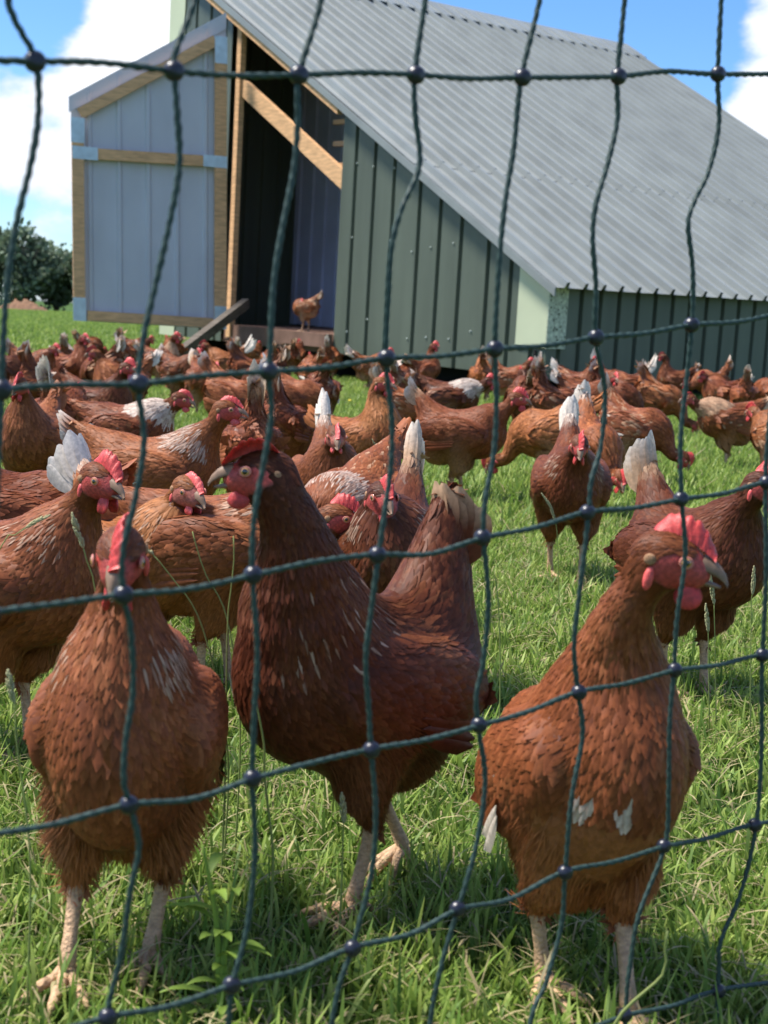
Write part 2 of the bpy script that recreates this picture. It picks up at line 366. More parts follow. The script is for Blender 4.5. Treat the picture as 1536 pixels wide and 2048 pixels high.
    def feathers(s, P, n, fl, L, W, c0, c1, ctip, lift, bend=True, rows=4):
        """cards: returns V,F,C ; c0 edge colour, c1 shaft colour, ctip tip colour (n,3 each)"""
        m = len(P); fl = fl-n*(fl*n).sum(1)[:, None]; fl /= np.linalg.norm(fl, axis=1)[:, None]+1e-9
        sd_ = np.cross(n, fl)
        ts = np.linspace(0, 1, rows); prof = {4: [.55, 1.0, .82, .10], 3: [.7, 1.0, .12]}[rows]; V = []; C = []; NN = []; tilt = s.rg.normal(0, .10, (m, 3))
        for t, pw in zip(ts, prof):
            cen = P+fl*(L*t)[:, None]
            if bend:
                for _ in range(1):
                    dd = s.sd(cen); cen = cen-n*(np.clip(dd, -.01, .02)-(lift*(t**1.5)+.0004))[:, None]
            else: cen = cen+n*(lift*t**1.5)[:, None]
            for k in (-1, 0, 1):
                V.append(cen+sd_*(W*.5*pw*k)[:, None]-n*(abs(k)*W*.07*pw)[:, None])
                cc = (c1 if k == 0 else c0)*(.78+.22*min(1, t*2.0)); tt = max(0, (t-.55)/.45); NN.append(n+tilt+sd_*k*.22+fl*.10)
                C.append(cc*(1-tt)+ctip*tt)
        V = np.stack(V, 1); C = np.stack(C, 1); nv = rows*3
        V = V.reshape(-1, 3); C = C.reshape(-1, 3); F = []
        for i in range(rows-1):
            for j in range(2):
                a = i*3+j; F.append([a, a+3, a+4, a+1])
        NN = np.stack(NN, 1).reshape(-1, 3); NN /= np.linalg.norm(NN, axis=1)[:, None]; s.NN.append(NN)
        F = np.array(F)[None]+np.arange(m)[:, None, None]*nv
        return V, F.reshape(-1, 4), C
    def plumage(s, root):
        lod = s.lod; rg = s.rg; sc = [s.fine, 1.40, 2.3][lod]
        lo = np.array([-.25, -.12, .03]); 
        V, F = surf_net(s.sd, np.minimum(np.array([s.b(-.2, 0, 0)[0], -.13, .05]), s.H-.06), np.maximum(np.array([.2, .13, s.bz+.25]), s.H+.05), .012 if lod else .010)
        if not len(F): return
        T = V[F]; ar = np.linalg.norm(np.cross(T[:, 2]-T[:, 0], T[:, 3]-T[:, 1]), axis=1); tot = ar.sum()
        nsamp = int(tot/(.0026*sc)**2)
        fi = rg.choice(len(F), nsamp, p=ar/tot); a, b = rg.random((2, nsamp, 1)); Q = T[fi]
        P = (Q[:, 0]*(1-a)+Q[:, 1]*a)*(1-b)+(Q[:, 3]*(1-a)+Q[:, 2]*a)*b
        dd, D = s.sd(P, True); W = np.exp(-np.clip(D-D.min(0), 0, .05)/.010); reg = D.argmin(0)
        names = [q[-1] for q in s.p]; isneck = np.array([nm.startswith('neck') for nm in names]); ish = np.array([nm == 'head' for nm in names])
        nk = W[isneck].sum(0)/W.sum(0); hd = W[ish].sum(0)/W.sum(0)
        th = W[[nm in ('thigh', 'fluff') for nm in names]].sum(0)/W.sum(0)
        wg = (np.array(names)[reg] == 'wing')
        # spacing by region, thinned on a jittered grid
        sp = np.full(nsamp, .0092)*(1-nk)+.0048*nk; sp = np.where(hd > .5, .0036, sp); sp = np.where(th > .5, .0075, sp)
        nidx = np.array([int(nm[4:]) if nm.startswith('neck') else -1 for nm in names])[reg]
        sp = np.where(nidx >= 3, .0042, sp); sp = sp*sc
        ok = s.face_w(P) < .45
        lev = np.round(np.log2(sp/.003)*2)/2; cell = np.floor(P/(.003*2.0**lev)[:, None]).astype(np.int64)
        key = ((cell[:, 0]*1000003+cell[:, 1])*1000003+cell[:, 2])*64+(lev*2).astype(np.int64)
        _, ui = np.unique(key, return_index=True); ui = ui[ok[ui]]
        P = P[ui]; nk = nk[ui]; hd = hd[ui]; th = th[ui]; wg = wg[ui]; reg = reg[ui]; W = W[:, ui]; nidx = nidx[ui]; sp = sp[ui]
        flow = np.array([q[-2]/np.linalg.norm(q[-2]) for q in s.p]); fl = (W.T@flow); m = len(P)
        n = s.grad(P); P = P-n*s.sd(P)[:, None]
        fl = fl+rg.normal(0, .09, (m, 3))*(1+th[:, None]*1.5)
        L = np.where(hd > .5, .011, .030*(1-nk)+.026*nk)*(.8+.4*rg.random(m)); Wd = np.where(hd > .5, .0036, .0185*(1-nk)+.0064*nk)*(.85+.3*rg.random(m))
        L = np.where(nidx >= 4, .018, L)
        br = np.array([nm == 'breast' for nm in names])[reg]
        L = np.where(br, .024, L); Wd = np.where(br, .0118, Wd)
        L = np.where(th > .5, .030, L); Wd = np.where(th > .5, .0095, Wd)
        L = L*(sc**.75); Wd = Wd*(sc**.9)
        lift = np.where(th > .5, .0036, .0010)*(.3+1.2*rg.random(m)); lift = np.where(hd > .5, .0005, lift)
        u = rg.random(m)
        # smooth patchiness of tone over the body
        ph = rg.random(3)*6; pat = np.sin(P[:, 0]*38+ph[0])*np.sin(P[:, 2]*46+ph[1])*np.sin(P[:, 1]*40+ph[2])
        u = np.clip(u*(.38 if lod == 0 else .6)+(.26 if lod == 0 else .15)+.20*pat+.03*rg.normal(size=m), 0, 1)
        c = s.palette(P, None, u)
        names_a = np.array(names)[reg]
        # natural colour zones: dark glossy upper neck, lighter fluff and thighs, pale tail cone
        up = np.clip((nidx-2)/3, 0, 1)*(nidx >= 0); up = np.where(names_a == 'head', 1, up)
        c = c*(1-.22*up[:, None])
        light = np.array(BROWN['light'])*s.tone; pale = np.array(BROWN['pale']); white = np.array(BROWN['white'])
        k = (th*.5*(.5+.5*rg.random(m)))[:, None]; c = c*(1-k)+light*k
        if s.belly: k = np.clip(th*s.belly, 0, 1)[:, None]; c = c*(1-k)+pale*.8*k
        edge = c*1.06; shaft = c*.88; tip = c*(1.03+.25*rg.random((m, 1)))
        tc_ = (names_a == 'tail')
        if s.tail_c in ('pale', 'white', 'tip'):
            tv = {'pale': pale, 'white': white, 'tip': pale}[s.tail_c]; al = np.clip(((P-s.tb)@s.td+.01)/.05, 0, 1)*tc_
            if s.tail_c == 'tip': al = al**2*.5
            kk = (al*(.55+.45*rg.random(m)))[:, None]
            edge = edge*(1-kk)+tv*kk; shaft = shaft*(1-kk)+tv*kk; tip = tip*(1-kk)+tv*kk
        if s.neck_c is not None:
            nc = {'white': white, 'pale': pale, 'gold': np.array((.42, .17, .06)), 'dark': np.array(BROWN['dark'])*.8}[s.neck_c]
            kk = ((nidx >= 0)*(nidx < 5)*(.5+.5*rg.random(m)))[:, None]*(1 if s.neck_c == 'dark' else .8)
            edge = edge*(1-kk)+nc*kk; shaft = shaft*(1-kk)+nc*kk; tip = tip*(1-kk)+nc*kk
        if s.back_c is not None:
            nc = {'white': white, 'pale': pale}[s.back_c]; kk = ((names_a == 'back')*(.3+.6*rg.random(m)))[:, None]
            edge = edge*(1-kk)+nc*kk; shaft = shaft*(1-kk)+nc*kk; tip = tip*(1-kk)+nc*kk
        if s.hackle > 0:
            hk = (nidx >= 0)*(nidx <= (2 if s.hackle > .6 else 1))*1.0; side = np.clip(1.2-np.abs(P[:, 0]-s.neckP[0][0]-.02)/.09, 0, 1)
            front = np.clip((P[:, 0]-s.b(.09, 0, 0)[0])/.03, 0, 1)*(np.abs(P[:, 1]) < .035)
            sidew = np.clip((np.abs(P[:, 1])-.022)/.02, 0, 1) if s.hackle <= .6 else 1.0
            lowz = np.where(nidx == 0, 1.0, .6) if s.hackle <= .6 else np.where(nidx == 2, .5, 1.0)
            pr = rg.random(m) < s.hackle*hk*(1-front)*sidew*lowz
            nc = white if s.hackle_c == 'white' else np.array((.60, .44, .32)); kk = pr[:, None]*1.0
            kk = kk*(.35+.65*rg.random((m, 1))); shaft = shaft*(1-kk)+nc*kk; tip = tip*(1-kk*.6)+nc*kk*.6; Wd = np.where(pr, Wd*.58, Wd); L = np.where(pr, L*1.0, L)
            lift = lift+pr*.001
        if s.spots > 0:
            pr = (rg.random(m) < s.spots)*(nk < .5)*(hd < .5); kk = pr[:, None]*.85
            tip = tip*(1-kk)+pale*kk; edge = edge*(1-kk*.5)+pale*kk*.5
        s.NN = []
        if s.breast_spot:
            sp_ = (np.abs(P[:, 2]-.203) < .009)*(P[:, 0] > .03)*(((P[:, 1] > -.047)*(P[:, 1] < -.038))+((P[:, 1] > -.024)*(P[:, 1] < -.016))) > 0
            kk = sp_[:, None]*.75; shaft = shaft*(1-kk)+white*kk; tip = tip*(1-kk)+white*kk; edge = edge*(1-kk*.3)+white*kk*.3
            kk = ((P[:, 2] > .12)*(P[:, 2] < .19)*(P[:, 1] > -.06)*(P[:, 1] < .01)*(P[:, 0] > .02))[:, None]*.45; shaft = shaft*(1-kk)+light*kk; edge = edge*(1-kk)+light*kk; tip = tip*(1-kk)+light*kk
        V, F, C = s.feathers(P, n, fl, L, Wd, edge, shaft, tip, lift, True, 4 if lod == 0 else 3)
        Vs, Fs, Cs = [V], [F], [C]; nb = len(V)
        # loose down on thighs, belly and rump: narrow strands standing off
        if lod < 2:
            sel = np.where(th > .35)[0]; sel = rg.choice(sel, min(len(sel)*(3 if lod == 0 else 1), len(sel)*3)) if len(sel) else sel
            if len(sel):
                P2 = P[sel]+rg.normal(0, .004, (len(sel), 3)); n2 = n[sel]; f2 = fl[sel]+rg.normal(0, .35, (len(sel), 3))+n2*.1
                o = np.full(len(sel), 1.0)
                V, F, C = s.feathers(P2, n2, f2, .024*o*(.7+.7*rg.random(len(sel))), (.0014 if lod == 0 else .003)*o, edge[sel]*1.05, edge[sel]*1.15, tip[sel]*1.25, .006*o*(1+s.fluff)*(.3+rg.random(len(sel))), True, 3)
                Vs.append(V); Fs.append(F+nb); Cs.append(C); nb += len(V)
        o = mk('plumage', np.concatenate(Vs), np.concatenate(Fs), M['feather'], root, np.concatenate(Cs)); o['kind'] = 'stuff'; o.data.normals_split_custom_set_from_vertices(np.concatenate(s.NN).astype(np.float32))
    def card(s, a, d, n, L, W, c, rows=6, curl=0.0, round_=.75, tipc=None):
        """one big feather; a base, d direction, n face normal"""
        d = d/np.linalg.norm(d); n = n-d*(n@d); n /= np.linalg.norm(n); sd_ = np.cross(n, d); V = []; C = []
        for i in range(rows):
            t = i/(rows-1); pw = math.sin(min(1, t/.55)*math.pi/2)**.6*(1 if t < round_ else math.sqrt(max(.02, 1-((t-round_)/(1-round_))**2)))
            cen = a+d*(L*t)+n*(curl*L*t*t)
            for k in (-1, -.5, 0, .5, 1):
                V.append(cen+sd_*W*.5*pw*k-n*(abs(k)**1.5*W*.14*pw)+n*.0009*(k == 0))
                cc = np.asarray(c)*(.92 if k == 0 else 1.0-.06*abs(k)); 
                if tipc is not None: tt = max(0, (t-.5)/.5); cc = cc*(1-tt)+np.asarray(tipc)*tt
                C.append(cc)
        F = [(i*5+j, i*5+j+1, (i+1)*5+j+1, (i+1)*5+j) for i in range(rows-1) for j in range(4)]
        return V, F, C
    def tail(s, root):
        rg = s.rg; mb = MB(); br = s.palette(np.zeros((1, 3)), None, np.array([.55]))[0]
        cm = {'rust': br*1.15, 'brown': br, 'pale': np.array(BROWN['pale']), 'white': np.array(BROWN['white']), 'tip': br*1.25}[s.tail_c]
        tipc = {'rust': np.array(BROWN['pale'])*.95, 'brown': br*1.5, 'pale': np.array(BROWN['white'])*.95, 'white': np.array((.80, .71, .62)), 'tip': np.array(BROWN['white'])*.95}[s.tail_c]
        up = np.cross(s.td, np.array([0, 1.0, 0])); nf = 6 if s.lod == 0 else 4
        for sy in (1, -1):
            for j in range(nf):
                t = j/(nf-1); d = s.td+up*((.20-.26*t)*(s.fan-.75))+np.array([0, sy, 0])*((.20-.16*t)*(s.fan-.85))*s.tail_w
                a = s.tb+np.array([0, sy*(.018-.014*t)*s.tail_w, 0])+up*(.014-.026*t)
                nrm = np.array([0, sy*(.92-.70*t), 0])-up*(.40+.45*t)
                sc = .9+.2*rg.random(); V, F, C = s.card(a, d, nrm, s.tail_len*sc*(.74+.26*t), .032*s.tail_w*(.9+.2*rg.random()), cm*(.9+.2*rg.random()), 7 if s.lod == 0 else 6, curl=.04, tipc=tipc, round_=.62)
                mb.add(V, F, np.array(C))
        mb.build('tail', M['feather'], root, True)
    def wings(s, root):
        rg = s.rg; nf = [7, 6, 4][s.lod]
        for sy in (1, -1):
            mb = MB()
            for j in range(nf):
                t = j/(nf-1); base = s.b(-.010*s.length-.012*t, sy*(.068*s.fat+.0262+.001*t), .018-.050*t+.004*rg.random())
                d = s.BR@np.array([-1, -sy*.15, .16-.26*t+.06*rg.random()]); nrm = s.BR@np.array([0, sy, .12])
                u = np.array([.35+.4*rg.random()]); c = s.palette(np.zeros((1, 3)), None, u)[0]
                if s.wing_spot and rg.random() < s.wing_spot: c = np.array(BROWN['white'])*.9
                V, F, C = s.card(base, d, nrm, (.100-.012*t)*s.length, .021, c, 5, curl=-.06, tipc=c*1.4)
                mb.add(V, F, np.array(C))
            mb.build('wing', M['feather'], root, True)
    def head_parts(s, root):
        rg = s.rg; lod = s.lod; X = lambda V: (np.asarray(V)@s.HR.T)*s.hs+s.H
        # comb: a thin upright blade with points
        nt_ = 26 if lod == 0 else 12; V = []; F = []; nr = 5; Hc = s.comb*.80
        for i in range(nt_):
            t = i/(nt_-1); x = .0285-.042*t; z0 = .0075+.0125*math.sin(min(1, t*1.5)*math.pi/2)-(.004*t)
            env = math.sin(min(1, (t*.92+.06)/.45)*math.pi/2)*(1-max(0, (t-.72)/.28)**2*.9); tooth = abs(math.sin(t*math.pi*6.5+.5))**.8
            hh = Hc*env*(.78+.22*tooth)+.001
            for sgn in (1, -1):
                for k in range(nr):
                    u = k/(nr-1); th_ = (.0030*(1-u)**.7+.0009)*(.9+.2*math.sin(i*2.3+k)); ln = s.comb_lean*Hc*u*u*2.0
                    V.append((x-u*Hc*.22*t, sgn*th_+ln+.0012*math.sin(t*9)*u, z0+hh*u))
        for i in range(nt_-1):
            for sgn in range(2):
                for k in range(nr-1):
                    a = (i*2+sgn)*nr+k; b = ((i+1)*2+sgn)*nr+k; F.append((a, b, b+1, a+1) if sgn else (a, a+1, b+1, b))
            a = (i*2)*nr+nr-1; b = ((i+1)*2)*nr+nr-1; F.append((a, a+nr, b+nr, b))
        F.append([k for k in range(nr)]+[nr+k for k in range(nr)][::-1]); e = (nt_-1)*2*nr; F.append([e+nr+k for k in range(nr)]+[e+k for k in range(nr)][::-1])
        mk('comb', X(V), F, M[s.comb_m], root)
        # wattles
        wz = (s.wat or s.comb*.42)+.0015
        for sy in (1, -1):
            V, F = ell((0, 0, 0), (.0075+s.comb*.12, .0026, wz), 12, 8); V = np.array(V)
            V[:, 0] *= 1-.35*(V[:, 2] > 0)*V[:, 2]/wz; V[:, 1] += .0012*np.sin(V[:, 0]*500)
            V = V@rot_x(R(10*sy)).T+np.array([.0165, sy*.0068, -.0135-wz*.62]); mk('wattle', X(V), F, M['comb' if s.comb > .014 else 'combp'], root)
        # earlobes
        if lod < 2:
            for sy in (1, -1):
                V, F = ell((-.0115, sy*.0155, -.0125), (.0036, .0030, .0085), 10, 7); mk('earlobe', X(V), F, M['combp'], root)
                V, F = ell((-.0135, sy*.0162, .0005), (.0042, .0016, .0040), 10, 7); mk('ear_tuft', X(V), F, M['ear'], root)
        # beak
        mo = s.mouth; mb = MB()
        up_ = [((.0205, 0, .0018), .0082, .0086), ((.0265, 0, .0014), .0070, .0076), ((.0325, 0, -.0004), .0052, .0060), ((.0375, 0, -.0034), .0033, .0040), ((.0405, 0, -.0072), .0014, .0019)]
        lo_ = [((.0205, 0, -.0065), .0068, .0034), ((.0265, 0, -.0070-.10*mo*.05), .0054, .0030), ((.0315, 0, -.0076-.2*mo*.05), .0038, .0024), ((.0360, 0, -.0082-.3*mo*.05), .0015, .0013)]
        for S_, nm in ((up_, 0), (lo_, 1)):
            n_ = 10; V = []; F = []
            for i, (c, ww, hh) in enumerate(S_):
                for j in range(n_):
                    a = 2*math.pi*j/n_; zz = math.sin(a); yy = math.cos(a)
                    V.append((c[0]+(-.0008*yy*yy if nm == 0 else 0), c[1]+ww*yy*(1 if zz < 0 else .85), c[2]+hh*(zz if (zz > 0) == (nm == 0) else zz*.35)))
            for i in range(len(S_)-1):
                for j in range(n_): k = (j+1) % n_; F.append((i*n_+j, i*n_+k, (i+1)*n_+k, (i+1)*n_+j)[::-1])
            F.append(tuple((len(S_)-1)*n_+j for j in range(n_)))
            mb.add(X(V), F)
        mb.build('beak', M['beak'], root, True)
        # eyes
        if lod < 2:
            for sy in (1, -1):
                c = np.array([.0095, sy*.0138, .0040]); ax = np.array([.20, sy, .10]); ax /= np.linalg.norm(ax)
                a1 = np.cross(ax, [0, 0, 1.0]); a1 /= np.linalg.norm(a1); a2 = np.cross(ax, a1); V = [c+ax*.0049]; C = [(.006, .005, .005)]; F = []
                rings = [(.0010, .006), (.0020, .006), (.0022, 1), (.0034, 1), (.0038, 2), (.0044, 2)]; n_ = 16
                for r_, kind in rings:
                    z = math.sqrt(max(0, .0052**2-r_**2))*.95
                    for j in range(n_):
                        a = 2*math.pi*j/n_; V.append(c+ax*z+(a1*math.cos(a)+a2*math.sin(a))*r_)
                        C.append((.006, .005, .005) if kind == .006 else ((.48, .22, .07) if kind == 1 else (.10, .05, .03)))
                F += [(0, 1+j, 1+(j+1) % n_) for j in range(n_)]
                for i in range(len(rings)-1):
                    for j in range(n_): k = (j+1) % n_; F.append((1+i*n_+j, 1+(i+1)*n_+j, 1+(i+1)*n_+k, 1+i*n_+k))
                ey = mk('eye', X(V), F, M['eye'], root, np.array(C))
                th_ = np.linspace(0, 2*np.pi, 18, endpoint=False); ring = np.array([c+ax*.0030+a1*math.cos(t)*.0042+a2*math.sin(t)*.0035 for t in th_])
                V = []; F = []; n2 = 6
                for i, t in enumerate(th_):
                    rd = a1*math.cos(t)+a2*math.sin(t)
                    for j in range(n2):
                        a = 2*math.pi*j/n2; V.append(ring[i]+(rd*math.cos(a)+ax*math.sin(a))*.0009)
                for i in range(18):
                    for j in range(n2): i2 = (i+1) % 18; j2 = (j+1) % n2; F.append((i*n2+j, i*n2+j2, i2*n2+j2, i2*n2+j))
                mk('eyelid', X(V), F, M['lid'], root)
    def legs(s, root):
        lod = s.lod
        for i, (hk, foot) in enumerate(s.hock):
            lift = foot[2]; an = foot+np.array([-.004, 0, .016]); mb = MB(); n_ = 10 if lod == 0 else 6
            k = lambda a, b, t: a*(1-t)+b*t
            P = [hk+np.array([0, 0, .012]), hk, k(hk, an, .3), k(hk, an, .7), an, an+np.array([.004, 0, -.008])]
            mb.tube(P, [.0085, .0084, .0066, .0062, .0080, .0070], n_)
            for ang, L in ((0, .056), (32, .047), (-34, .047), (172, .020)):
                a = R(ang); d = np.array([math.cos(a), math.sin(a), 0]); st = an+np.array([0, 0, -.004]); drop = max(0, an[2]-lift-.006) if lift < .01 else .006
                if lift < .01: pts = [st, st+d*L*.28+[0, 0, -drop*.75], st+d*L*.6+[0, 0, -drop*.80], st+d*L*.9+[0, 0, -drop-.002], st+d*L*1.02+[0, 0, -drop-.003], st+d*L*1.20+[0, 0, -drop-.008]]
                else: pts = [st, st+d*L*.25+[0, 0, -.006], st+d*L*.55+[0, 0, -.016], st+d*L*.75+[0, 0, -.028], st+d*L*.8+[0, 0, -.034], st+d*L*.85+[0, 0, -.042]]
                mb.tube(pts, [.0062, .0054, .0050, .0043, .0026, .0006], n_)
            mb.build('leg', M['leg'], root, True)
M['ear'] = mat('ear_feathers', (.36, .20, .11), rough=.8, spec=.2, noise=(500, .35, (1, 1, 1), 2), bump=(900, .8, .0015))
# ------------------------------------------------------------------ ground
def ground_material():
    m = bpy.data.materials.new('pasture'); m.use_nodes = True; t = m.node_tree; b = t.nodes['Principled BSDF']; b.inputs['Roughness'].default_value = .9; b.inputs['Specular IOR Level'].default_value = .1
    g = t.nodes.new('ShaderNodeNewGeometry')
    a = N(t, 'ShaderNodeTexNoise'); a.inputs['Scale'].default_value = .5; a.inputs['Detail'].default_value = 8
    c = N(t, 'ShaderNodeTexNoise'); c.inputs['Scale'].default_value = 14; c.inputs['Detail'].default_value = 6; c.inputs['Roughness'].default_value = .7
    t.links.new(g.outputs['Position'], a.inputs['Vector']); t.links.new(g.outputs['Position'], c.inputs['Vector'])
    r = N(t, 'ShaderNodeValToRGB'); e = r.color_ramp.elements; e[0].position = .35; e[0].color = (.030, .052, .012, 1); e[1].position = .65; e[1].color = (.085, .155, .034, 1)
    x = e.new(.52); x.color = (.055, .105, .020, 1)
    s = math_node(t, 'ADD', math_node(t, 'MULTIPLY', a.outputs[0], .5), math_node(t, 'MULTIPLY', c.outputs[0], .5)); t.links.new(s, r.inputs[0]); t.links.new(r.outputs[0], b.inputs['Base Color'])
    bp = N(t, 'ShaderNodeBump'); bp.inputs['Strength'].default_value = .6; bp.inputs['Distance'].default_value = .02; t.links.new(c.outputs[0], bp.inputs['Height']); t.links.new(bp.outputs[0], b.inputs['Normal'])
    return m
gx = np.concatenate([np.linspace(-900, -20, 12), np.linspace(-12, 12, 25), np.linspace(20, 900, 12)]); gy = np.concatenate([np.linspace(-300, -6, 5), np.linspace(-4, 30, 35), np.linspace(40, 1200, 14)])
GV = np.array([(a, b, 0) for b in gy for a in gx]); nx = len(gx)
GF = np.array([(j*nx+i, j*nx+i+1, (j+1)*nx+i+1, (j+1)*nx+i) for j in range(len(gy)-1) for i in range(nx-1)])
tag(mk('ground', GV, GF, ground_material()), kind='structure')

# ------------------------------------------------------------------ hen house
HC = np.array([1.17027, 11.33991, 0.18]); Hu = np.array([-.63328, .77367, .01964]); Hv = np.array([.77389, .63329, .00676]); Hw = np.array([.00721, -.01948, .99978])
def W(a, b, c): return HC+Hu*a+Hv*b+Hw*c
HW, HL, EH, RH = 5.72, 6.80, .745, 3.84
SL = (RH-EH)/HW
def roofc(a): return EH+SL*a
house = empty('hen_house', tuple(HC)); house.rotation_euler = (0, 0, 0)
tag(house, 'green and grey corrugated metal hen house with a long sloping roof and open timber-framed door', 'hen house')
hb_ = -HC
class HB(MB):
    def build(s, name, mat_, parent=house, smooth=False):
        s.V = [v-HC for v in s.V]; return MB.build(s, name, mat_, parent, smooth)
M['wall'] = mat('green_wall_sheet', (.092, .110, .082), rough=.42, spec=.4, noise=(5, .20, (1, 1, .10), 6), bump=(7, .12, .01))
M['roof'] = mat('grey_roof_sheet', (.225, .245, .24), rough=.42, spec=.4, noise=(2.2, .16, (1, 1, 1), 8), bump=(5, .10, .01))
M['inner'] = mat('grey_sheet_backing', (.54, .55, .60), rough=.6, spec=.3, noise=(2.2, .10, (1, 1, .6), 6), bump=(9, .1, .006))
M['dark'] = mat('dark_inner_sheet', (.48, .52, .70), rough=.6, spec=.25, noise=(2, .15, (1, 1, 1), 5))
M['trim'] = mat('pale_green_trim', (.50, .54, .37), rough=.5, spec=.35, noise=(2.5, .07, (1, 1, 1), 5))
M['trims'] = mat('speckled_trim', (.46, .50, .38), rough=.6, spec=.3, noise=(38, .5, (1, 1, 1), 3))
M['oldwood'] = mat('weathered_timber', (.13, .11, .09), rough=.85, spec=.15, noise=(8, .35, (1, 1, 5), 6), bump=(50, .4, .004))
M['floor'] = mat('dusty_floor_board', (.20, .12, .09), rough=.9, spec=.1, noise=(6, .3, (1, 1, 1), 6))
M['rub'] = mat('dark_bearer', (.02, .02, .02), rough=.9, spec=.1)
M['screw'] = mat('screw_cap', (.45, .50, .46), rough=.4, spec=.5)
def rib_profile(width, pitch, rw, rh, sl=.012, phase=0.0):
    """list of (t, height) across a sheet"""
    P = [(0, 0)]; x = phase
    while x < width-1e-6:
        for dx, hh in ((-rw/2-sl, 0), (-rw/2, rh), (rw/2, rh), (rw/2+sl, 0)):
            t = x+dx
            if 0 < t < width: P.append((t, hh))
        x += pitch
    P.append((width, 0)); return P
def sheet(fpt, prof, bot, top, th, m, name, parent=house, c=None):
    """fpt(t, s, h): t across, s along, h off the face; bot/top functions of t"""
    V = []; F = []; n = len(prof)
    for k, off in ((0, 0), (1, -th)):
        for t, hh in prof:
            V.append(fpt(t, bot(t), hh+off)); V.append(fpt(t, top(t), hh+off))
    o = 2*n
    for i in range(n-1):
        a = 2*i; F.append((a, a+2, a+3, a+1)); F.append((o+a, o+a+1, o+a+3, o+a+2)); F.append((a, o+a, o+a+2, a+2)); F.append((a+1, a+3, o+a+3, o+a+1))
    F.append((0, 1, o+1, o)); e = 2*n-2; F.append((e, o+e, o+e+1, e+1))
    mb = HB(); mb.add(V, F); return mb.build(name, m, parent)
# roof sheets in two courses; ribs run down the slope
rn = np.array([-SL, 0, 1.0]); rn /= np.linalg.norm(rn)      # (a,b,c) normal of the roof plane
LAP = 1.72; cover = 1.0; B0 = -.10
def roofpt(lift):
    return lambda t, s, h: W(s+rn[0]*(h+lift), B0+t0+t, roofc(s)+rn[2]*(h+lift))
nsh = int(math.ceil((HL+.2)/cover))
for i in range(nsh):
    t0 = i*cover; wd = min(cover, HL+.2-t0)+.03
    jit = .002*(i % 2)
    pr = rib_profile(wd, .2, .030, .048, .007, .1)
    sheet(roofpt(.03+jit), pr, lambda t: -.15, lambda t: LAP, .0025, M['roof'], 'roof_sheet')
    sheet(roofpt(.0345+jit), pr, lambda t: LAP-.12, lambda t: HW+.05, .0025, M['roof'], 'roof_sheet')
# ridge flashing and rake flashing
mb = HB()
q = lambda a, b, dz: W(a, b, roofc(a)+dz)
mb.hexa([q(HW-.28, -.12, .070), q(HW+.07, -.12, .075), q(HW+.07, HL+.13, .075), q(HW-.28, HL+.13, .070), q(HW-.28, -.12, .078), q(HW+.08, -.12, .084), q(HW+.08, HL+.13, .084), q(HW-.28, HL+.13, .078)])
mb.box(W(HW+.07, -.12, RH-.10), (Hv*(HL+.25)), Hu*.006, Hw*.20); mb.build('ridge_cap', M['roof'])
mb = HB(); mb.hexa([q(-.16, -.118, -.035), q(HW, -.118, -.035), q(HW, -.105, -.035), q(-.16, -.105, -.035), q(-.16, -.118, .030), q(HW, -.118, .030), q(HW, -.105, .030), q(-.16, -.105, .030)]); mb.build('rake_trim', M['roof'])
# purlin batten seen under the verge
mb = HB(); mb.hexa([q(2.68, -.095, -.10), q(HW-.1, -.095, -.10), q(HW-.1, -.04, -.10), q(2.68, -.04, -.10), q(2.68, -.095, -.008), q(HW-.1, -.095, -.008), q(HW-.1, -.04, -.008), q(2.68, -.04, -.008)]); mb.build('verge_timber', M['timber'])
# front wall: sheets right of the door and left of it
OP0, OP1 = 2.69, 4.53
def front(a0):
    return lambda t, s, h: W(a0+t, -h, s)
for a0, a1 in ((0.0, .88), (.88, 1.78), (1.78, OP0)):
    sheet(front(a0), rib_profile(a1-a0, .272, .030, -.030, .010, .17), lambda t: 0.0, lambda t, a0=a0: roofc(a0+t)-.012, .003, M['wall'], 'wall_sheet')
for a0, a1 in ((OP1+.03, 5.45),):
    sheet(front(a0), rib_profile(a1-a0, .272, .030, -.030, .010, .12), lambda t: 0.0, lambda t, a0=a0: roofc(a0+t)-.012, .003, M['wall'], 'wall_sheet')
# long wall under the eave
def longw(b0):
    return lambda t, s, h: W(-h, b0+t, s)
b0 = 0.0
while b0 < HL-.01:
    b1 = min(b0+1.075, HL)
    sheet(longw(b0), rib_profile(b1-b0, .215, .030, -.034, .010, .13), lambda t: -.02, lambda t: EH-.005, .003, M['wall'], 'wall_sheet'); b0 = b1
# far gable and tall left wall
for b_, a0, a1 in ((HL, 0, 2.8), (HL, 2.8, HW)):
    sheet(lambda t, s, h, a0=a0: W(a0+t, HL+h, s), rib_profile(a1-a0, .272, .03, -.03, .01, .15), lambda t: 0.0, lambda t, a0=a0: roofc(a0+t)-.012, .003, M['wall'], 'wall_sheet')
for k in range(4):
    sheet(lambda t, s, h, k=k: W(HW+h, k*1.7+t, s), rib_profile(1.7, .215, .03, -.03, .01, .13), lambda t: 0.0, lambda t: RH-.02, .003, M['wall'], 'wall_sheet')
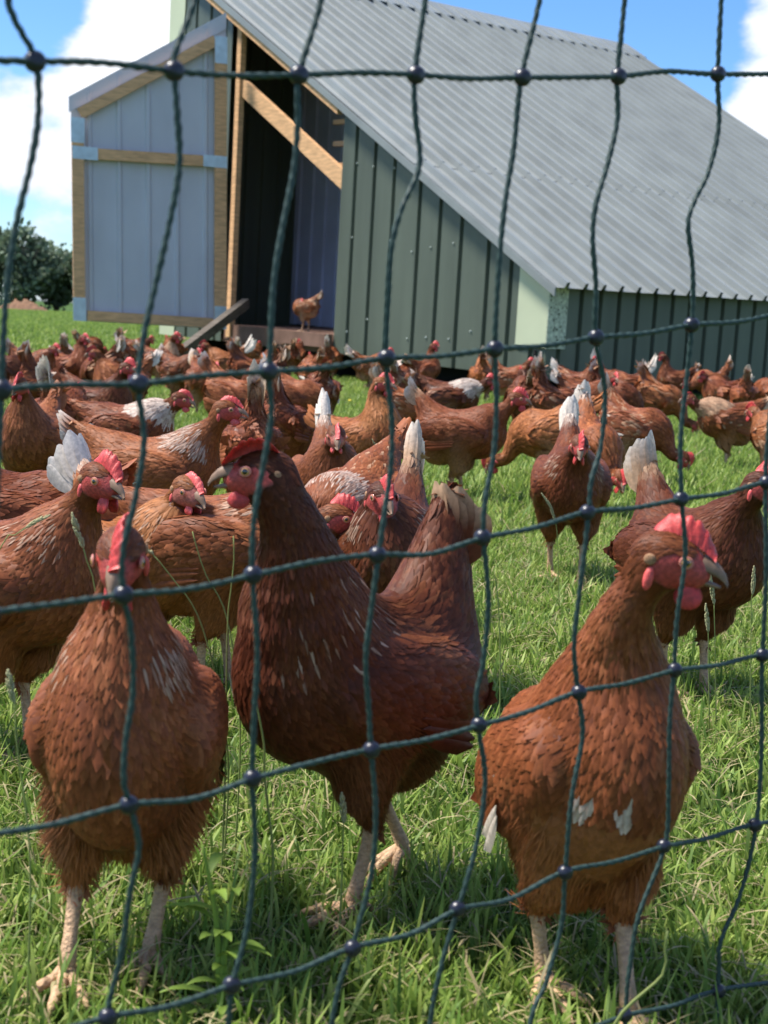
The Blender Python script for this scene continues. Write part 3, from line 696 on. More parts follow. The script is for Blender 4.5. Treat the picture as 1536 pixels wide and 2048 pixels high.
# corner flashings
mb = HB(); mb.box(W(5.44, -.012, 0), Hu*.29, Hv*.006, Hw*3.68); mb.box(W(5.73, -.012, 0), Hu*.006, Hv*.28, Hw*3.75); mb.build('corner_trim', M['trim'])
mb = HB(); mb.hexa([W(-.006, -.020, .235), W(.325, -.020, .235), W(.325, -.012, .235), W(-.006, -.012, .235), W(-.006, -.020, roofc(0)-.03), W(.325, -.020, roofc(.325)-.03), W(.325, -.012, roofc(.325)-.03), W(-.006, -.012, roofc(0)-.03)]); mb.build('corner_trim', M['trim'])
mb = HB(); mb.box(W(-.014, -.020, .228), Hu*.006, Hv*.205, Hw*.505); mb.build('corner_trim', M['trims'])
# small dark stains on the corner, as raised spatter
mb = HB()
for k in range(46):
    bb = -.005+.19*rng.random()**.7; cc = .25+.46*rng.random(); r_ = .003+.006*rng.random(); th = np.linspace(0, 2*np.pi, 6, endpoint=False)
    mb.add([W(-.0150, bb+r_*math.cos(t), cc+r_*1.3*math.sin(t)) for t in th], [tuple(range(6))])
o = mb.build('spatter', mat('dirt', (.07, .08, .05), rough=.9)); o['kind'] = 'stuff'
mb = HB(); mb.box(W(.10, -.016, .03), Hu*.022, Hv*.012, Hw*.18); mb.build('latch', M['rub'])
# floor, bearers, inner partition, roof lining
mb = HB(); mb.box(W(.05, .03, .0), Hu*(HW-.1), Hv*(HL-.1), Hw*.03); mb.box(W(OP0, .02, .03), Hu*(OP1-OP0), Hv*1.6, Hw*.14); mb.build('floor', M['floor'])
mb = HB(); mb.box(W(OP0+.01, -.09, .055), Hu*.82, Hv*.085, Hw*.12); mb.build('door_sill', M['floor'])
for aa in (.45, 2.8, 5.0):
    mb = HB(); mb.box(W(aa, -.0, -.20), Hu*.12, Hv*HL, Hw*.19); mb.build('bearer', M['rub'])
mb = HB(); mb.box(W(0.1, .35, -.20), Hu*(HW-.2), Hv*.1, Hw*.19); mb.build('bearer', M['rub'])
for a0, a1 in ((1.9, 3.3), (3.3, HW-.05)):
    sheet(lambda t, s, h, a0=a0: W(a0+t, 1.62-h, s), rib_profile(a1-a0, .24, .035, .025, .01, .12), lambda t: 0.16, lambda t, a0=a0: roofc(a0+t)-.05, .003, M['dark'], 'inner_wall_sheet')
mb = HB(); mb.box(W(OP0-.72, .1, .15), Hu*.01, Hv*1.5, Hw*1.55); mb.build('inner_wall_sheet', M['dark'])
mb = HB(); mb.box(W(4.1, 1.50, 1.55), Hu*-.9, Hv*.05, Hw*.05); mb.build('inner_rail', M['rub'])
mb = HB(); mb.box(W(3.05, 1.50, 1.62), Hu*-.55, Hv*.05, Hw*.05); mb.build('inner_rail', M['rub'])
mb = HB(); mb.box(W(4.35, 1.44, .16), Hu*-.12, Hv*.10, Hw*2.9); mb.build('inner_post', mat('brown_post', (.13, .075, .06), rough=.85))
for aa, bb, cc, ln in ((2.70, .12, 1.66, .25), (2.70, .30, 1.88, .55), (2.95, .55, 2.12, .65)):
    mb = HB(); mb.box(W(aa, bb, cc), Hu*ln, Hv*.04, Hw*.045); mb.build('perch', M['timber'])
# jamb timbers and brace
mb = HB(); ca, cb = (4.42, 2.47), (2.69, 1.53); dn = .085
mb.hexa([W(ca[0], .02, ca[1]-dn), W(cb[0], .02, cb[1]-dn), W(cb[0], .07, cb[1]-dn), W(ca[0], .07, ca[1]-dn), W(ca[0], .02, ca[1]+dn), W(cb[0], .02, cb[1]+dn), W(cb[0], .07, cb[1]+dn), W(ca[0], .07, ca[1]+dn)])
mb.build('diagonal_brace', M['timber'])
mb = HB(); mb.box(W(OP1-.135, -.004, .05), Hu*.07, Hv*.06, Hw*3.05); mb.build('door_post', M['timber'])
# the door leaf, swung open to the left
AL = R(-16); Hn = W(OP1-.175, -.075, .125); Hl = np.array([-math.cos(AL), math.sin(AL), 0.012]); Hl /= np.linalg.norm(Hl); Dn = np.cross(Hl, [0, 0, 1.0]); Dn = Dn/np.linalg.norm(Dn)
if Dn[1] > 0: Dn = -Dn      # towards the camera
Dw = np.cross(Dn, Hl); Dw = Dw if Dw[2] > 0 else -Dw
Dw = Dw+Hl*.045-Hw*0; Dw /= np.linalg.norm(Dw)
DWd = 1.47
def dtop(t): return 2.84-(t/DWd)*.92
door = sheet(lambda t, s, h: Hn+Hl*t+Dw*s-Dn*(.03-h), rib_profile(DWd, .275, .030, .020, .012, .20), lambda t: .0, lambda t: dtop(t)+.13, .003, M['inner'], 'door')
def dbox(t0, s0, t1, s1, wd, name, m, d0=0.0, d1=.05):
    """bar from (t0,s0) to (t1,s1) in the leaf, wd wide"""
    a = np.array([t0, s0]); b = np.array([t1, s1]); d = (b-a)/np.linalg.norm(b-a); p = np.array([-d[1], d[0]])*wd/2
    c4 = [a-p, b-p, b+p, a+p]; X = lambda c, k: Hn+Hl*c[0]+Dw*c[1]+Dn*k
    mb = HB(); mb.hexa([X(c, d0) for c in c4]+[X(c, d1) for c in c4])
    return mb.build(name, m, door)
dbox(.06, .11, .06, dtop(.06)-.12, .115, 'frame_timber', M['timber']); dbox(DWd-.055, .11, DWd-.055, dtop(DWd)-.10, .11, 'frame_timber', M['timber'])
dbox(.13, .055, DWd-.13, .055, .095, 'frame_timber', M['timber']); dbox(.11, dtop(.11)-.04, DWd-.08, dtop(DWd-.08)-.04, .10, 'frame_timber', M['timber'], 0, .048)
dbox(.13, 1.60, DWd-.12, 1.57, .10, 'frame_timber', M['timber'], 0, .048)
for (t0, s0, t1, s1, wd) in ((.06, .0, .06, .22, .12), (DWd-.055, .0, DWd-.055, .22, .12), (.06, dtop(0)-.32, .06, dtop(0)-.07, .12), (DWd-.055, dtop(DWd)-.26, DWd-.055, dtop(DWd)-.03, .125),
                             (.0, 1.60, .23, 1.60, .112), (DWd-.24, 1.57, DWd, 1.57, .118)):
    dbox(t0, s0, t1, s1, wd, 'corner_plate', M['bracket'], .0505, .0535)
mb = HB(); X = lambda t, s, k: Hn+Hl*t+Dw*s+Dn*k
mb.hexa([X(.0, dtop(0)+.015, -.02), X(DWd+.02, dtop(DWd)-.0+.015, -.02), X(DWd+.02, dtop(DWd)+.015, -.016), X(0, dtop(0)+.015, -.016), X(.0, dtop(0)+.17, -.02), X(DWd+.02, dtop(DWd)+.16, -.02), X(DWd+.02, dtop(DWd)+.16, -.016), X(0, dtop(0)+.17, -.016)])
mb.build('top_strip', M['inner'], door)
# screws
mb = HB()
for cc in (.25, 1.0, 1.62):
    for a in np.arange(.05, 2.7, .272):
        if cc < roofc(a)-.1 and rng.random() < .8:
            V, F = ell(W(a+rng.normal(0, .02), -.004, cc+rng.normal(0, .06)), (.009, .009, .009), 6, 4); mb.add(V, F)
for b in np.arange(.1, HL, .2):
    for aa in (.0, 1.62, 3.5, 5.3):
        V, F = ell(roofpt(.03)(b, aa, .034) if False else W(aa+rn[0]*.034, B0+b, roofc(aa)+rn[2]*.034), (.009, .009, .006), 6, 4); mb.add(V, F)
o = mb.build('screws', M['screw']); o['kind'] = 'stuff'
# leaning ramp timber
A_ = W(3.95, -.12, .40); B_ = on_z(300, 752, .0); B_ = B_
mb = MB(); d = (B_-A_); sd_ = np.cross(d, [0, 0, 1.0]); sd_ /= np.linalg.norm(sd_); up_ = np.cross(sd_, d); up_ /= np.linalg.norm(up_)
mb.box(A_-sd_*.035-up_*.05, d, sd_*.07, up_*.09); MBo = mb.build('ramp_timber', M['oldwood']); tag(MBo, 'weathered grey timber leaning from the open doorway down to the grass', 'timber')

# ------------------------------------------------------------------ hedge trees, mound
M['leaf'] = mat('hedge_leaf', attr=True, rough=.6, spec=.25, trans=.2)
M['bark'] = mat('bark', (.07, .055, .04), rough=.9)
def tree(px, pyb, hgt, wid, Y, label, seed, tone=1.0):
    r_ = np.random.default_rng(seed); p = at_y(px, pyb, Y); root = empty('hedge_tree', (p[0], Y, 0)); tag(root, label, 'tree', 'trees along the far field edge')
    mb = MB(); mb.tube([(0, 0, -.2), (.05, 0, hgt*.25), (-.05, .1, hgt*.5), (0, 0, hgt*.8)], [wid*.05, wid*.04, wid*.028, .04], 8)
    for k in range(7):
        a = r_.random()*6.28; z = hgt*(.15+.4*r_.random()); mb.tube([(0, 0, z), (math.cos(a)*wid*.2, math.sin(a)*wid*.2, z+hgt*.15), (math.cos(a)*wid*.38, math.sin(a)*wid*.38, z+hgt*.32)], [.09, .06, .02], 6)
    mb.build('trunk', M['bark'], root, True)
    # leaf clumps: many bunches with gaps
    nb = 70; C_ = r_.normal(0, 1, (nb, 3)); C_ /= np.linalg.norm(C_, axis=1)[:, None]; rad = r_.random(nb)**.45
    C_ = C_*rad[:, None]*np.array([wid*.46, wid*.40, hgt*.44])+np.array([0, 0, hgt*.52]); C_[:, 0] += .12*wid*np.sin(C_[:, 2]*1.7+seed)
    n = 5200; ci = r_.integers(0, nb, n); br = wid*(.10+.07*r_.random(nb)); P = C_[ci]+r_.normal(0, .55, (n, 3))*br[ci][:, None]; P[:, 2] = np.clip(P[:, 2], .05, None)
    s = .10+.13*r_.random(n); d1 = r_.normal(0, 1, (n, 3)); d1 /= np.linalg.norm(d1, axis=1)[:, None]; d2 = np.cross(d1, r_.normal(0, 1, (n, 3))); d2 /= np.linalg.norm(d2, axis=1)[:, None]
    V = np.stack([P-d1*s[:, None], P+d2*s[:, None]*.6, P+d1*s[:, None], P-d2*s[:, None]*.6], 1).reshape(-1, 3); F = np.arange(4*n).reshape(n, 4)
    cb = (.7+.6*r_.random(nb))[ci]*(.8+.4*r_.random(n)); c = np.array([.14, .19, .12])[None]*cb[:, None]*tone+np.array([.012, .01, 0])*r_.random((n, 1))
    mk('crown', V, F, M['leaf'], root, np.repeat(c, 4, 0), False)
YT = 84.0
for i, (px, hh, ww, lab, tn) in enumerate([(-150, 5.4, 5, 'broad bushy tree at the far field edge, mostly out of frame at the left', .9), (-28, 5.3, 4.4, 'taller dark hedge tree cut by the left edge of the picture', .9), (52, 4.5, 3.6, 'rounded hedge tree just behind the brown soil mound', 1.0),
                                            (112, 4.25, 3.4, 'bushy hedge tree half hidden by the open grey door', 1.1), (200, 4.1, 4.2, 'hedge tree hidden behind the open grey door', 1.0), (1900, 5.0, 6.0, 'hedge tree far behind the hen house on the right', 1.0)]):
    tree(px, 620, hh, ww, YT+(i % 2)*2, lab, 40+i, tn)
def mound():
    c = at_y(45, 622, 78.0); V = []; F = []; n = 26; r_ = np.random.default_rng(3)
    for i in range(n):
        for j in range(n):
            x = -1+2*i/(n-1); y = -1+2*j/(n-1); rr = math.hypot(x, y*1.0); V.append((c[0]+x*1.5, 78+y*1.3, max(0, 1-rr**1.6)*.48*(1+.25*r_.normal())-.03))
    for i in range(n-1):
        for j in range(n-1): F.append((i*n+j, (i+1)*n+j, (i+1)*n+j+1, i*n+j+1))
    o = mk('soil_mound', V, F, mat('bare_soil', (.19, .105, .06), rough=.95, noise=(3, .3, (1, 1, 1), 5))); tag(o, 'low mound of bare brown soil at the far edge of the field', 'mound')
mound()

# ------------------------------------------------------------------ electric poultry netting
def net():
    NA = np.array([-.145, .82, 0]); dirn = np.array([.3905, .285, 0]); dirn /= np.linalg.norm(dirn); nn = np.array([-dirn[1], dirn[0], 0])
    def P(x, y): return on_plane(x, y, NA, nn)
    root = empty('poultry_netting', tuple(P(768, 1024)*np.array([1, 1, 0]))); tag(root, 'green twisted twine poultry netting with dark plastic knots, close in front of the flock', 'netting')
    O = np.array(root.location)
    nodes = {1: [(70, 123), (348, 142), (598, 150), (832, 150), (1045, 155), (1237, 153), (1436, 148)],
             2: [(3, 780), (277, 768), (537, 743), (773, 717), (990, 698), (1192, 675), (1383, 650), (1560, 628)],
             3: [(-20, 1226), (247, 1190), (506, 1150), (755, 1110), (965, 1075), (1175, 1025), (1362, 998), (1533, 965)],
             4: [(-30, 1672), (258, 1610), (505, 1557), (743, 1500), (958, 1450), (1158, 1385), (1350, 1340), (1525, 1310)],
             5: [(-60, 2110), (215, 2035), (463, 1970), (705, 1897), (915, 1818), (1130, 1745), (1328, 1692), (1510, 1650)],
             6: [(-90, 2560), (180, 2470), (425, 2370), (650, 2275), (860, 2190), (1050, 2100), (1250, 2030), (1437, 1982)]}
    mids = {  # verticals between rows, per column
        (1, 0): [(75, 230), (60, 330), (35, 440), (15, 580)], (1, 1): [(352, 220), (357, 330), (340, 440), (315, 560), (290, 670)], (1, 2): [(597, 250), (588, 350), (565, 460), (545, 580)],
        (1, 3): [(832, 230), (838, 330), (800, 420), (780, 500), (775, 600)], (1, 4): [(1030, 290), (1010, 400), (998, 500), (992, 600)], (1, 5): [(1237, 240), (1215, 330), (1190, 410), (1183, 480), (1190, 570)],
        (1, 6): [(1440, 250), (1420, 340), (1390, 400), (1375, 450), (1383, 540)],
        (2, 1): [(287, 880), (268, 1000), (245, 1100)], (2, 2): [(542, 830), (528, 930), (510, 1040)], (2, 3): [(785, 830), (782, 930), (768, 1020)], (2, 4): [(995, 800), (990, 900), (970, 1000)],
        (2, 5): [(1212, 780), (1203, 890), (1182, 960)], (2, 6): [(1375, 760), (1363, 880)], (2, 7): [(1548, 760), (1538, 870)],
        (3, 1): [(263, 1260), (268, 1380), (252, 1480), (247, 1560)], (3, 2): [(513, 1300), (507, 1430)], (3, 3): [(742, 1220), (733, 1320), (740, 1420)], (3, 4): [(975, 1200), (968, 1320), (955, 1390)],
        (3, 5): [(1160, 1170), (1150, 1290)], (3, 6): [(1368, 1110), (1355, 1230)], (3, 7): [(1530, 1130)],
        (4, 1): [(276, 1690), (260, 1780), (243, 1910)], (4, 2): [(512, 1700), (495, 1850)], (4, 3): [(750, 1620), (740, 1750)], (4, 4): [(970, 1560), (950, 1690)], (4, 5): [(1165, 1470), (1140, 1600)],
        (4, 6): [(1340, 1450), (1335, 1580)], (4, 7): [(1525, 1480)],
        (5, 1): [(205, 2180)], (5, 2): [(455, 2060), (450, 2200)], (5, 3): [(680, 1975), (660, 2090)], (5, 4): [(885, 1930), (862, 2050)], (5, 5): [(1125, 1850), (1095, 1960)], (5, 6): [(1280, 1830), (1262, 1930)], (5, 7): [(1480, 1790), (1442, 1890)]}
    hm = {1: {0: (205, 126), 1: (475, 151), 2: (715, 146), 3: (940, 157), 4: (1140, 155), 5: (1335, 143)}, 2: {0: (135, 770), 1: (400, 752)}, 3: {0: (120, 1208), 1: (375, 1178), 2: (630, 1124), 3: (860, 1108)}, 4: {0: (110, 1650), 1: (385, 1597), 2: (620, 1528)}, 5: {1: (335, 2012), 2: (590, 1944), 3: (820, 1868), 4: (1020, 1798)}}
    def strand(pts, name):
        Q = crom([P(*p) for p in pts], .0012)
        L = np.concatenate([[0], np.cumsum(np.linalg.norm(np.diff(Q, axis=0), axis=1))]); Q = Q+nn*(np.sin(L*31+len(pts))*.0012)[:, None]
        Q, T, A, B = frames(Q); n = 9; th = np.linspace(0, 2*np.pi, n, endpoint=False); R_ = .00174
        ang = th[None]+0*L[:, None]; rr = R_*(1+.20*np.cos(3*th[None]-L[:, None]*760))*(1+.06*np.sin(L*170)[:, None])
        V = Q[:, None]+rr[..., None]*(np.cos(ang)[..., None]*A[:, None]+np.sin(ang)[..., None]*B[:, None])
        m = len(Q); i = np.arange(m-1)[:, None]*n; j = np.arange(n)[None]; k = (j+1) % n
        F = np.stack([i+j, i+k, i+n+k, i+n+j], -1).reshape(-1, 4); mk(name, V.reshape(-1, 3)-O, F, M['twine'], root)
    for r_, nd in nodes.items():
        pts = []
        if r_ == 1: pts.append((-160, 118))
        else: pts.append((nd[0][0]-250, nd[0][1]+42))
        for c_, p in enumerate(nd):
            pts.append(p)
            if c_ in hm.get(r_, {}): pts.append(hm[r_][c_])
            elif c_ < len(nd)-1 and r_ > 1: q_ = nd[c_+1]; pts.append(((p[0]+q_[0])/2, (p[1]+q_[1])/2+5))
        e = nd[-1]; pts.append((e[0]+170, e[1]-(0 if r_ == 1 else 26))); strand(pts, 'horizontal_strand')
    tops = [(15, -10, -10, -200), (392, 0, 440, -170), (640, 0, 660, -170), (852, 0, 872, -170), (1078, 0, 1100, -170), (1248, 0, 1256, -170), (1440, 0, 1450, -170)]
    for c_ in range(8):
        pts = []
        if c_ < 7: x0, y0, x1, y1 = tops[c_]; pts += [(x1, y1), (x0, y0)]; 
        if c_ == 0: pts.insert(2, (32, 45))
        if c_ == 1: pts.insert(2, (352, 100))
        for r_ in range(1, 7):
            if c_ < len(nodes[r_]):
                if r_ == 1 and c_ == 7: continue
                pts.append(nodes[r_][c_]); pts += mids.get((r_, c_), [])
        if c_ == 7: pts = [(1600, -100), (1590, 200), (1570, 420)]+pts
        e = pts[-1] if True else 0; pts.append((e[0]-40, e[1]+500)); strand(pts, 'vertical_strand')
    kv = None
    for r_, nd in nodes.items():
        for p in nd:
            c = P(*p); V, F = ell((0, 0, 0), (.0060, .0057, .0061), 16, 12); V = np.array(V)
            a = V/np.linalg.norm(V, axis=1)[:, None]; f_ = a@(-nn); V = V*(1-.30*np.exp(-((1-f_)/.045)))[:, None]*(1-.05*np.abs(a[:, 2:3]))
            V = V@rot_y(rng.normal(0, .2)).T@rot_z(rng.normal(0, .2)).T
            V = V+c-O; mk('knot', V, F, M['knot'], root)
net()
# ------------------------------------------------------------------ grass
M['grass'] = mat('grass_blade', attr=True, rough=.5, spec=.3, trans=.42)
def blades(n, size, hr, wr, seed, straw=.10, segs=4, dark=1.0):
    r_ = np.random.default_rng(seed); P = (r_.random((n, 2))-.5)*size
    # tufts
    tf = (r_.random((max(6, n//22), 2))-.5)*size; k = r_.random(n) < .72; ti = r_.integers(0, len(tf), n); P[k] = tf[ti[k]]+r_.normal(0, .013*(size/.5)**.8, (k.sum(), 2))
    st = r_.random(n) < straw
    H = hr[0]+(hr[1]-hr[0])*r_.random(n)**1.6*(.75+.5*np.sin(ti*1.7)**2); Wd = wr[0]+(wr[1]-wr[0])*r_.random(n)
    az = r_.random(n)*6.283; lean = np.abs(r_.normal(.30, .26, n)); curl = r_.random(n)*1.3; lean[st] += .9; Wd[st] *= .6
    d = np.stack([np.cos(az), np.sin(az), 0*az], 1); sd_ = np.stack([-np.sin(az+r_.normal(0, .5, n)), np.cos(az), 0*az], 1)
    V = []; cen = np.concatenate([P, np.full((n, 1), -.004)], 1); cen[st, 2] = .004+.03*r_.random(st.sum())
    g = np.array([.23, .34, .06]); g2 = np.array([.43, .52, .13]); g3 = np.array([.12, .22, .035]); u = r_.random((n, 1))
    c = np.where(u < .5, g3+(g-g3)*u*2, g+(g2-g)*(u-.5)*2)*dark; c[st] = np.array([.55, .46, .24])*(.6+.6*r_.random((st.sum(), 1)))
    C = []
    for i in range(segs+1):
        t = i/segs; w_ = Wd*(1-.15*t)*(1 if i < segs else .12)*(1 if i else .8); 
        V.append(cen-sd_*(w_*.5)[:, None]); V.append(cen+sd_*(w_*.5)[:, None])
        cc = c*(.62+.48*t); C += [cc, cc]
        a = np.clip(lean+curl*t, 0, 2.0); cen = cen+(d*np.sin(a)[:, None]+np.array([0, 0, 1.0])*np.cos(a)[:, None])*(H/segs)[:, None]
    cen[:, 2] = np.maximum(cen[:, 2], .002)
    V = np.stack(V, 1).reshape(-1, 3); C = np.stack(C, 1).reshape(-1, 3); V[:, 2] = np.maximum(V[:, 2], -.004)
    b = np.arange(n)[:, None, None]*(2*(segs+1)); q_ = np.array([[2*i, 2*i+1, 2*i+3, 2*i+2] for i in range(segs)])[None]
    return V, (b+q_).reshape(-1, 4), C
def grass_object(name, tiles, pts, smin, smax):
    cc = bpy.data.collections.new(name+'_tiles')
    for i, (V, F, C) in enumerate(tiles):
        o = mk(name+'_tile', V, F, M['grass'], None, C, True, link=False); cc.objects.link(o)
    me = bpy.data.meshes.new(name); me.from_pydata([tuple(p) for p in pts], [], []); o = bpy.data.objects.new(name, me); col.objects.link(o)
    ng = bpy.data.node_groups.new(name+'_nodes', 'GeometryNodeTree'); ng.interface.new_socket('Geometry', in_out='INPUT', socket_type='NodeSocketGeometry'); ng.interface.new_socket('Geometry', in_out='OUTPUT', socket_type='NodeSocketGeometry')
    a = ng.nodes.new('NodeGroupInput'); z = ng.nodes.new('NodeGroupOutput'); mp_ = ng.nodes.new('GeometryNodeMeshToPoints'); ip = ng.nodes.new('GeometryNodeInstanceOnPoints')
    ci = ng.nodes.new('GeometryNodeCollectionInfo'); ci.inputs[0].default_value = cc; ci.inputs['Separate Children'].default_value = True; ci.inputs['Reset Children'].default_value = True
    rv = ng.nodes.new('FunctionNodeRandomValue'); rv.data_type = 'FLOAT_VECTOR'; rv.inputs[0].default_value = (0, 0, 0); rv.inputs[1].default_value = (0, 0, 6.283)
    rs = ng.nodes.new('FunctionNodeRandomValue'); rs.data_type = 'FLOAT'; rs.inputs[2].default_value = smin; rs.inputs[3].default_value = smax
    ri = ng.nodes.new('FunctionNodeRandomValue'); ri.data_type = 'INT'; ri.inputs[4].default_value = 0; ri.inputs[5].default_value = len(tiles)-1
    ip.inputs['Pick Instance'].default_value = True; L = ng.links
    L.new(a.outputs[0], mp_.inputs[0]); L.new(mp_.outputs[0], ip.inputs['Points']); L.new(ci.outputs[0], ip.inputs['Instance']); L.new(rv.outputs[0], ip.inputs['Rotation']); L.new(rs.outputs[1], ip.inputs['Scale']); L.new(ri.outputs[2], ip.inputs['Instance Index'])
    L.new(ip.outputs[0], z.inputs[0]); md = o.modifiers.new('scatter', 'NODES'); md.node_group = ng; o['kind'] = 'stuff'; o['label'] = 'short green pasture grass with dry straw between the blades'; o['category'] = 'grass'; return o
def in_house(x, y, m=.15):
    q_ = np.array([x, y, 0])-HC; a = q_@Hu; b = q_@Hv; return -m < a < HW+m and -m < b < HL+m
def scatter(y0, y1, step, mar):
    out = []; y = y0
    while y < y1:
        hw = y*.27+mar; x = -hw
        while x < hw:
            p = (x+rng.uniform(-.3, .3)*step, y+rng.uniform(-.3, .3)*step, 0)
            if not in_house(p[0], p[1], 0.05): out.append(p)
            x += step
        y += step
    return out
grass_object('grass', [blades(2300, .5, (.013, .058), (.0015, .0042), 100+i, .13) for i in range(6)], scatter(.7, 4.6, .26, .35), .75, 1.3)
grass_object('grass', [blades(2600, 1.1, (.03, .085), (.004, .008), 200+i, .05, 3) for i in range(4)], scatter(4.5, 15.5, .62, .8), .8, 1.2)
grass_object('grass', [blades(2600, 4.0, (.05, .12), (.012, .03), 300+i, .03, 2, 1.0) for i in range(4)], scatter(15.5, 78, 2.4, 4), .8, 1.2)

M['stem'] = mat('grass_stem', (.25, .30, .09), rough=.6, trans=.2); M['seed'] = mat('seed_head', (.40, .38, .20), rough=.8, trans=.2); M['weed'] = mat('weed_leaf', (.22, .33, .05), rough=.55, trans=.3)
M['petal'] = mat('buttercup_petal', (.75, .58, .02), rough=.35)
def stem(pts, Y, seed=None, th=.0009, label='', leaf=False, group='tall grass stems'):
    """pts from the ground up, in pixels; Y distance"""
    P = [at_y(x, y, Y) for x, y in pts]; g = P[0].copy(); g[2] = 0.0; base = g
    root = empty('grass_stem', tuple(base)); tag(root, label, 'grass stem', group)
    Q = crom([g]+[p for p in P if p[2] > .01], .01)-base; mb = MB(); mb.tube(Q, np.linspace(th*1.3, th*.7, len(Q)), 5); mb.build('stem', M['stem'], root, True)
    if seed:
        S = crom([at_y(x, y, Y) for x, y in seed], .0022)-base; mb = MB(); n = len(S)
        for i, p in enumerate(S):
            t = i/(n-1); rr = .0042*math.sin(math.pi*min(1, t*.9+.12))**.6
            for k in range(4):
                a = rng.random()*6.28; dd = (S[-1]-S[0]); dd /= np.linalg.norm(dd); off = np.array([math.cos(a), math.sin(a)*.6, math.sin(a)*.5])*rr*.55
                V, F = ell((0, 0, 0), (.0011, .0011, .0030), 5, 4); ax = dd+off/rr*.5; ax /= np.linalg.norm(ax); r1 = np.cross(ax, [0, 1, .1]); r1 /= np.linalg.norm(r1); V = V@np.array([r1, np.cross(ax, r1), ax])+p+off; mb.add(V, F)
        mb.build('seed_head', M['seed'], root, True)
stem([(455, 1500), (405, 1255), (340, 1150), (302, 1105)], 1.45, [(302, 1105), (280, 1088), (255, 1055)], label='long leaning grass stem whose fat green seed head crosses the white-tailed hen')
stem([(215, 1450), (192, 1190), (175, 1125), (165, 1090)], 1.38, [(165, 1090), (155, 1062), (145, 1030)], label='leaning grass stem with a narrow seed head against the neck of the left hen')
stem([(-60, 1330), (0, 1097), (30, 1070), (58, 1052)], 1.5, [(58, 1052), (76, 1040), (97, 1032)], label='bent grass stem with a pale seed head at the left edge of the picture')
stem([(480, 1450), (455, 1240), (412, 1150), (395, 1100), (385, 1063)], 1.5, None, label='curved yellow-green stem below the beak of the golden hen')
stem([(450, 1560), (455, 1260), (462, 1180), (468, 1120), (467, 1072)], 1.42, None, label='upright thin forked stem just left of the large centre hen')
stem([(60, 1720), (35, 1500), (30, 1440), (28, 1400)], 1.12, [(28, 1400), (22, 1375), (17, 1345)], label='stem with a feathery pale seed head low at the left edge')
stem([(545, 1760), (545, 1690), (530, 1560), (528, 1490), (512, 1400)], 1.28, None, .0012, label='pale yellow stem standing under the breast of the large centre hen')
stem([(684, 1750), (686, 1680), (688, 1640)], 1.30, [(688, 1640), (686, 1615), (684, 1590)], label='small seed head in front of the thigh of the centre hen')
stem([(1432, 1500), (1430, 1300), (1428, 1205)], 2.05, [(1428, 1205), (1424, 1180), (1421, 1150)], label='thin stem with a green seed head in front of the dark right hen')
stem([(1418, 1500), (1417, 1300), (1416, 1260)], 2.05, [(1416, 1260), (1414, 1235), (1412, 1210)], label='shorter thin stem left of the seed heads before the dark right hen')
stem([(1500, 1500), (1502, 1230), (1505, 1185)], 2.05, [(1505, 1185), (1507, 1160), (1508, 1135)], label='rightmost thin stem with a seed head before the dark right hen')
stem([(1118, 1250), (1115, 1080), (1110, 1040)], 2.9, [(1110, 1040), (1100, 1012), (1084, 988)], label='stem with a drooping pale head before the hen walking to the camera')
stem([(752, 1100), (762, 960), (765, 930)], 3.4, [(765, 930), (758, 905), (745, 880)], label='stem with a pale seed head before the tall golden hen')
stem([(1230, 2048), (1325, 1950), (1330, 1900), (1335, 1862)], 1.06, None, .0014, label='bright green blade standing right of the front right hen')
stem([(1000, 1400), (998, 1240), (990, 1150), (985, 1180)], 1.9, None, label='upright blade just right of the tail of the centre hen')
# yellow-green weed in front
def weed(px, py, hpx, Y, label):
    b = at_y(px, py, Y); b[2] = 0; root = empty('weed_plant', tuple(b)); tag(root, label, 'weed')
    for k, (dx, dy, n) in enumerate(((-40, -hpx, 7), (-22, -hpx*.72, 5), (28, -hpx*.82, 6), (6, -hpx*.55, 4))):
        P = crom([b, at_y(px+dx*.35, py+dy*.45, Y), at_y(px+dx, py+dy, Y+.01*k)], .008)-b; mb = MB(); mb.tube(P, np.linspace(.0026, .0014, len(P)), 6); mb.build('stem', M['weed'], root, True)
        for j in range(n):
            i = int(len(P)*(.2+.75*j/n)); a = rng.random()*6.28; d = np.array([math.cos(a), math.sin(a)*.6, .75]); L = .022+.03*rng.random(); sd_ = np.cross(d, [0, 0, 1.0]); sd_ /= np.linalg.norm(sd_); V = []; F = []
            for q_ in range(6):
                t = q_/5; c = P[i]+d*L*t+np.array([0, 0, -.6*L*t*t]); w_ = .0045*math.sin(math.pi*min(.97, t*.9+.08))+.0004; V += [c-sd_*w_, c+np.array([0, 0, -.001]), c+sd_*w_]
            for q_ in range(5): F += [(q_*3, q_*3+1, q_*3+4, q_*3+3), (q_*3+1, q_*3+2, q_*3+5, q_*3+4)]
            mk('leaf', V, F, M['weed'], root)
weed(445, 1960, 270, 1.12, 'yellow-green weed with upright stems between the left and centre hens')
def buttercup(px, py, label):
    g = on_z(px, py, .06); b = np.array([g[0], g[1], 0]); root = empty('buttercup', tuple(b)); tag(root, label, 'flower', 'buttercups in the grass')
    mb = MB(); mb.tube([(0, 0, 0), (.004, 0, .03), (0, 0, .062)], .0012, 5); mb.build('stem', M['stem'], root, True)
    for k in range(5):
        a = k*1.2566+rng.random()*.3; V, F = ell((0, 0, 0), (.008, .0065, .0016), 8, 5); V = V@rot_y(-.6).T+np.array([.0078, 0, .004]); V = V@rot_z(a).T+np.array([0, 0, .062]); mk('petal', V, F, M['petal'], root, None)
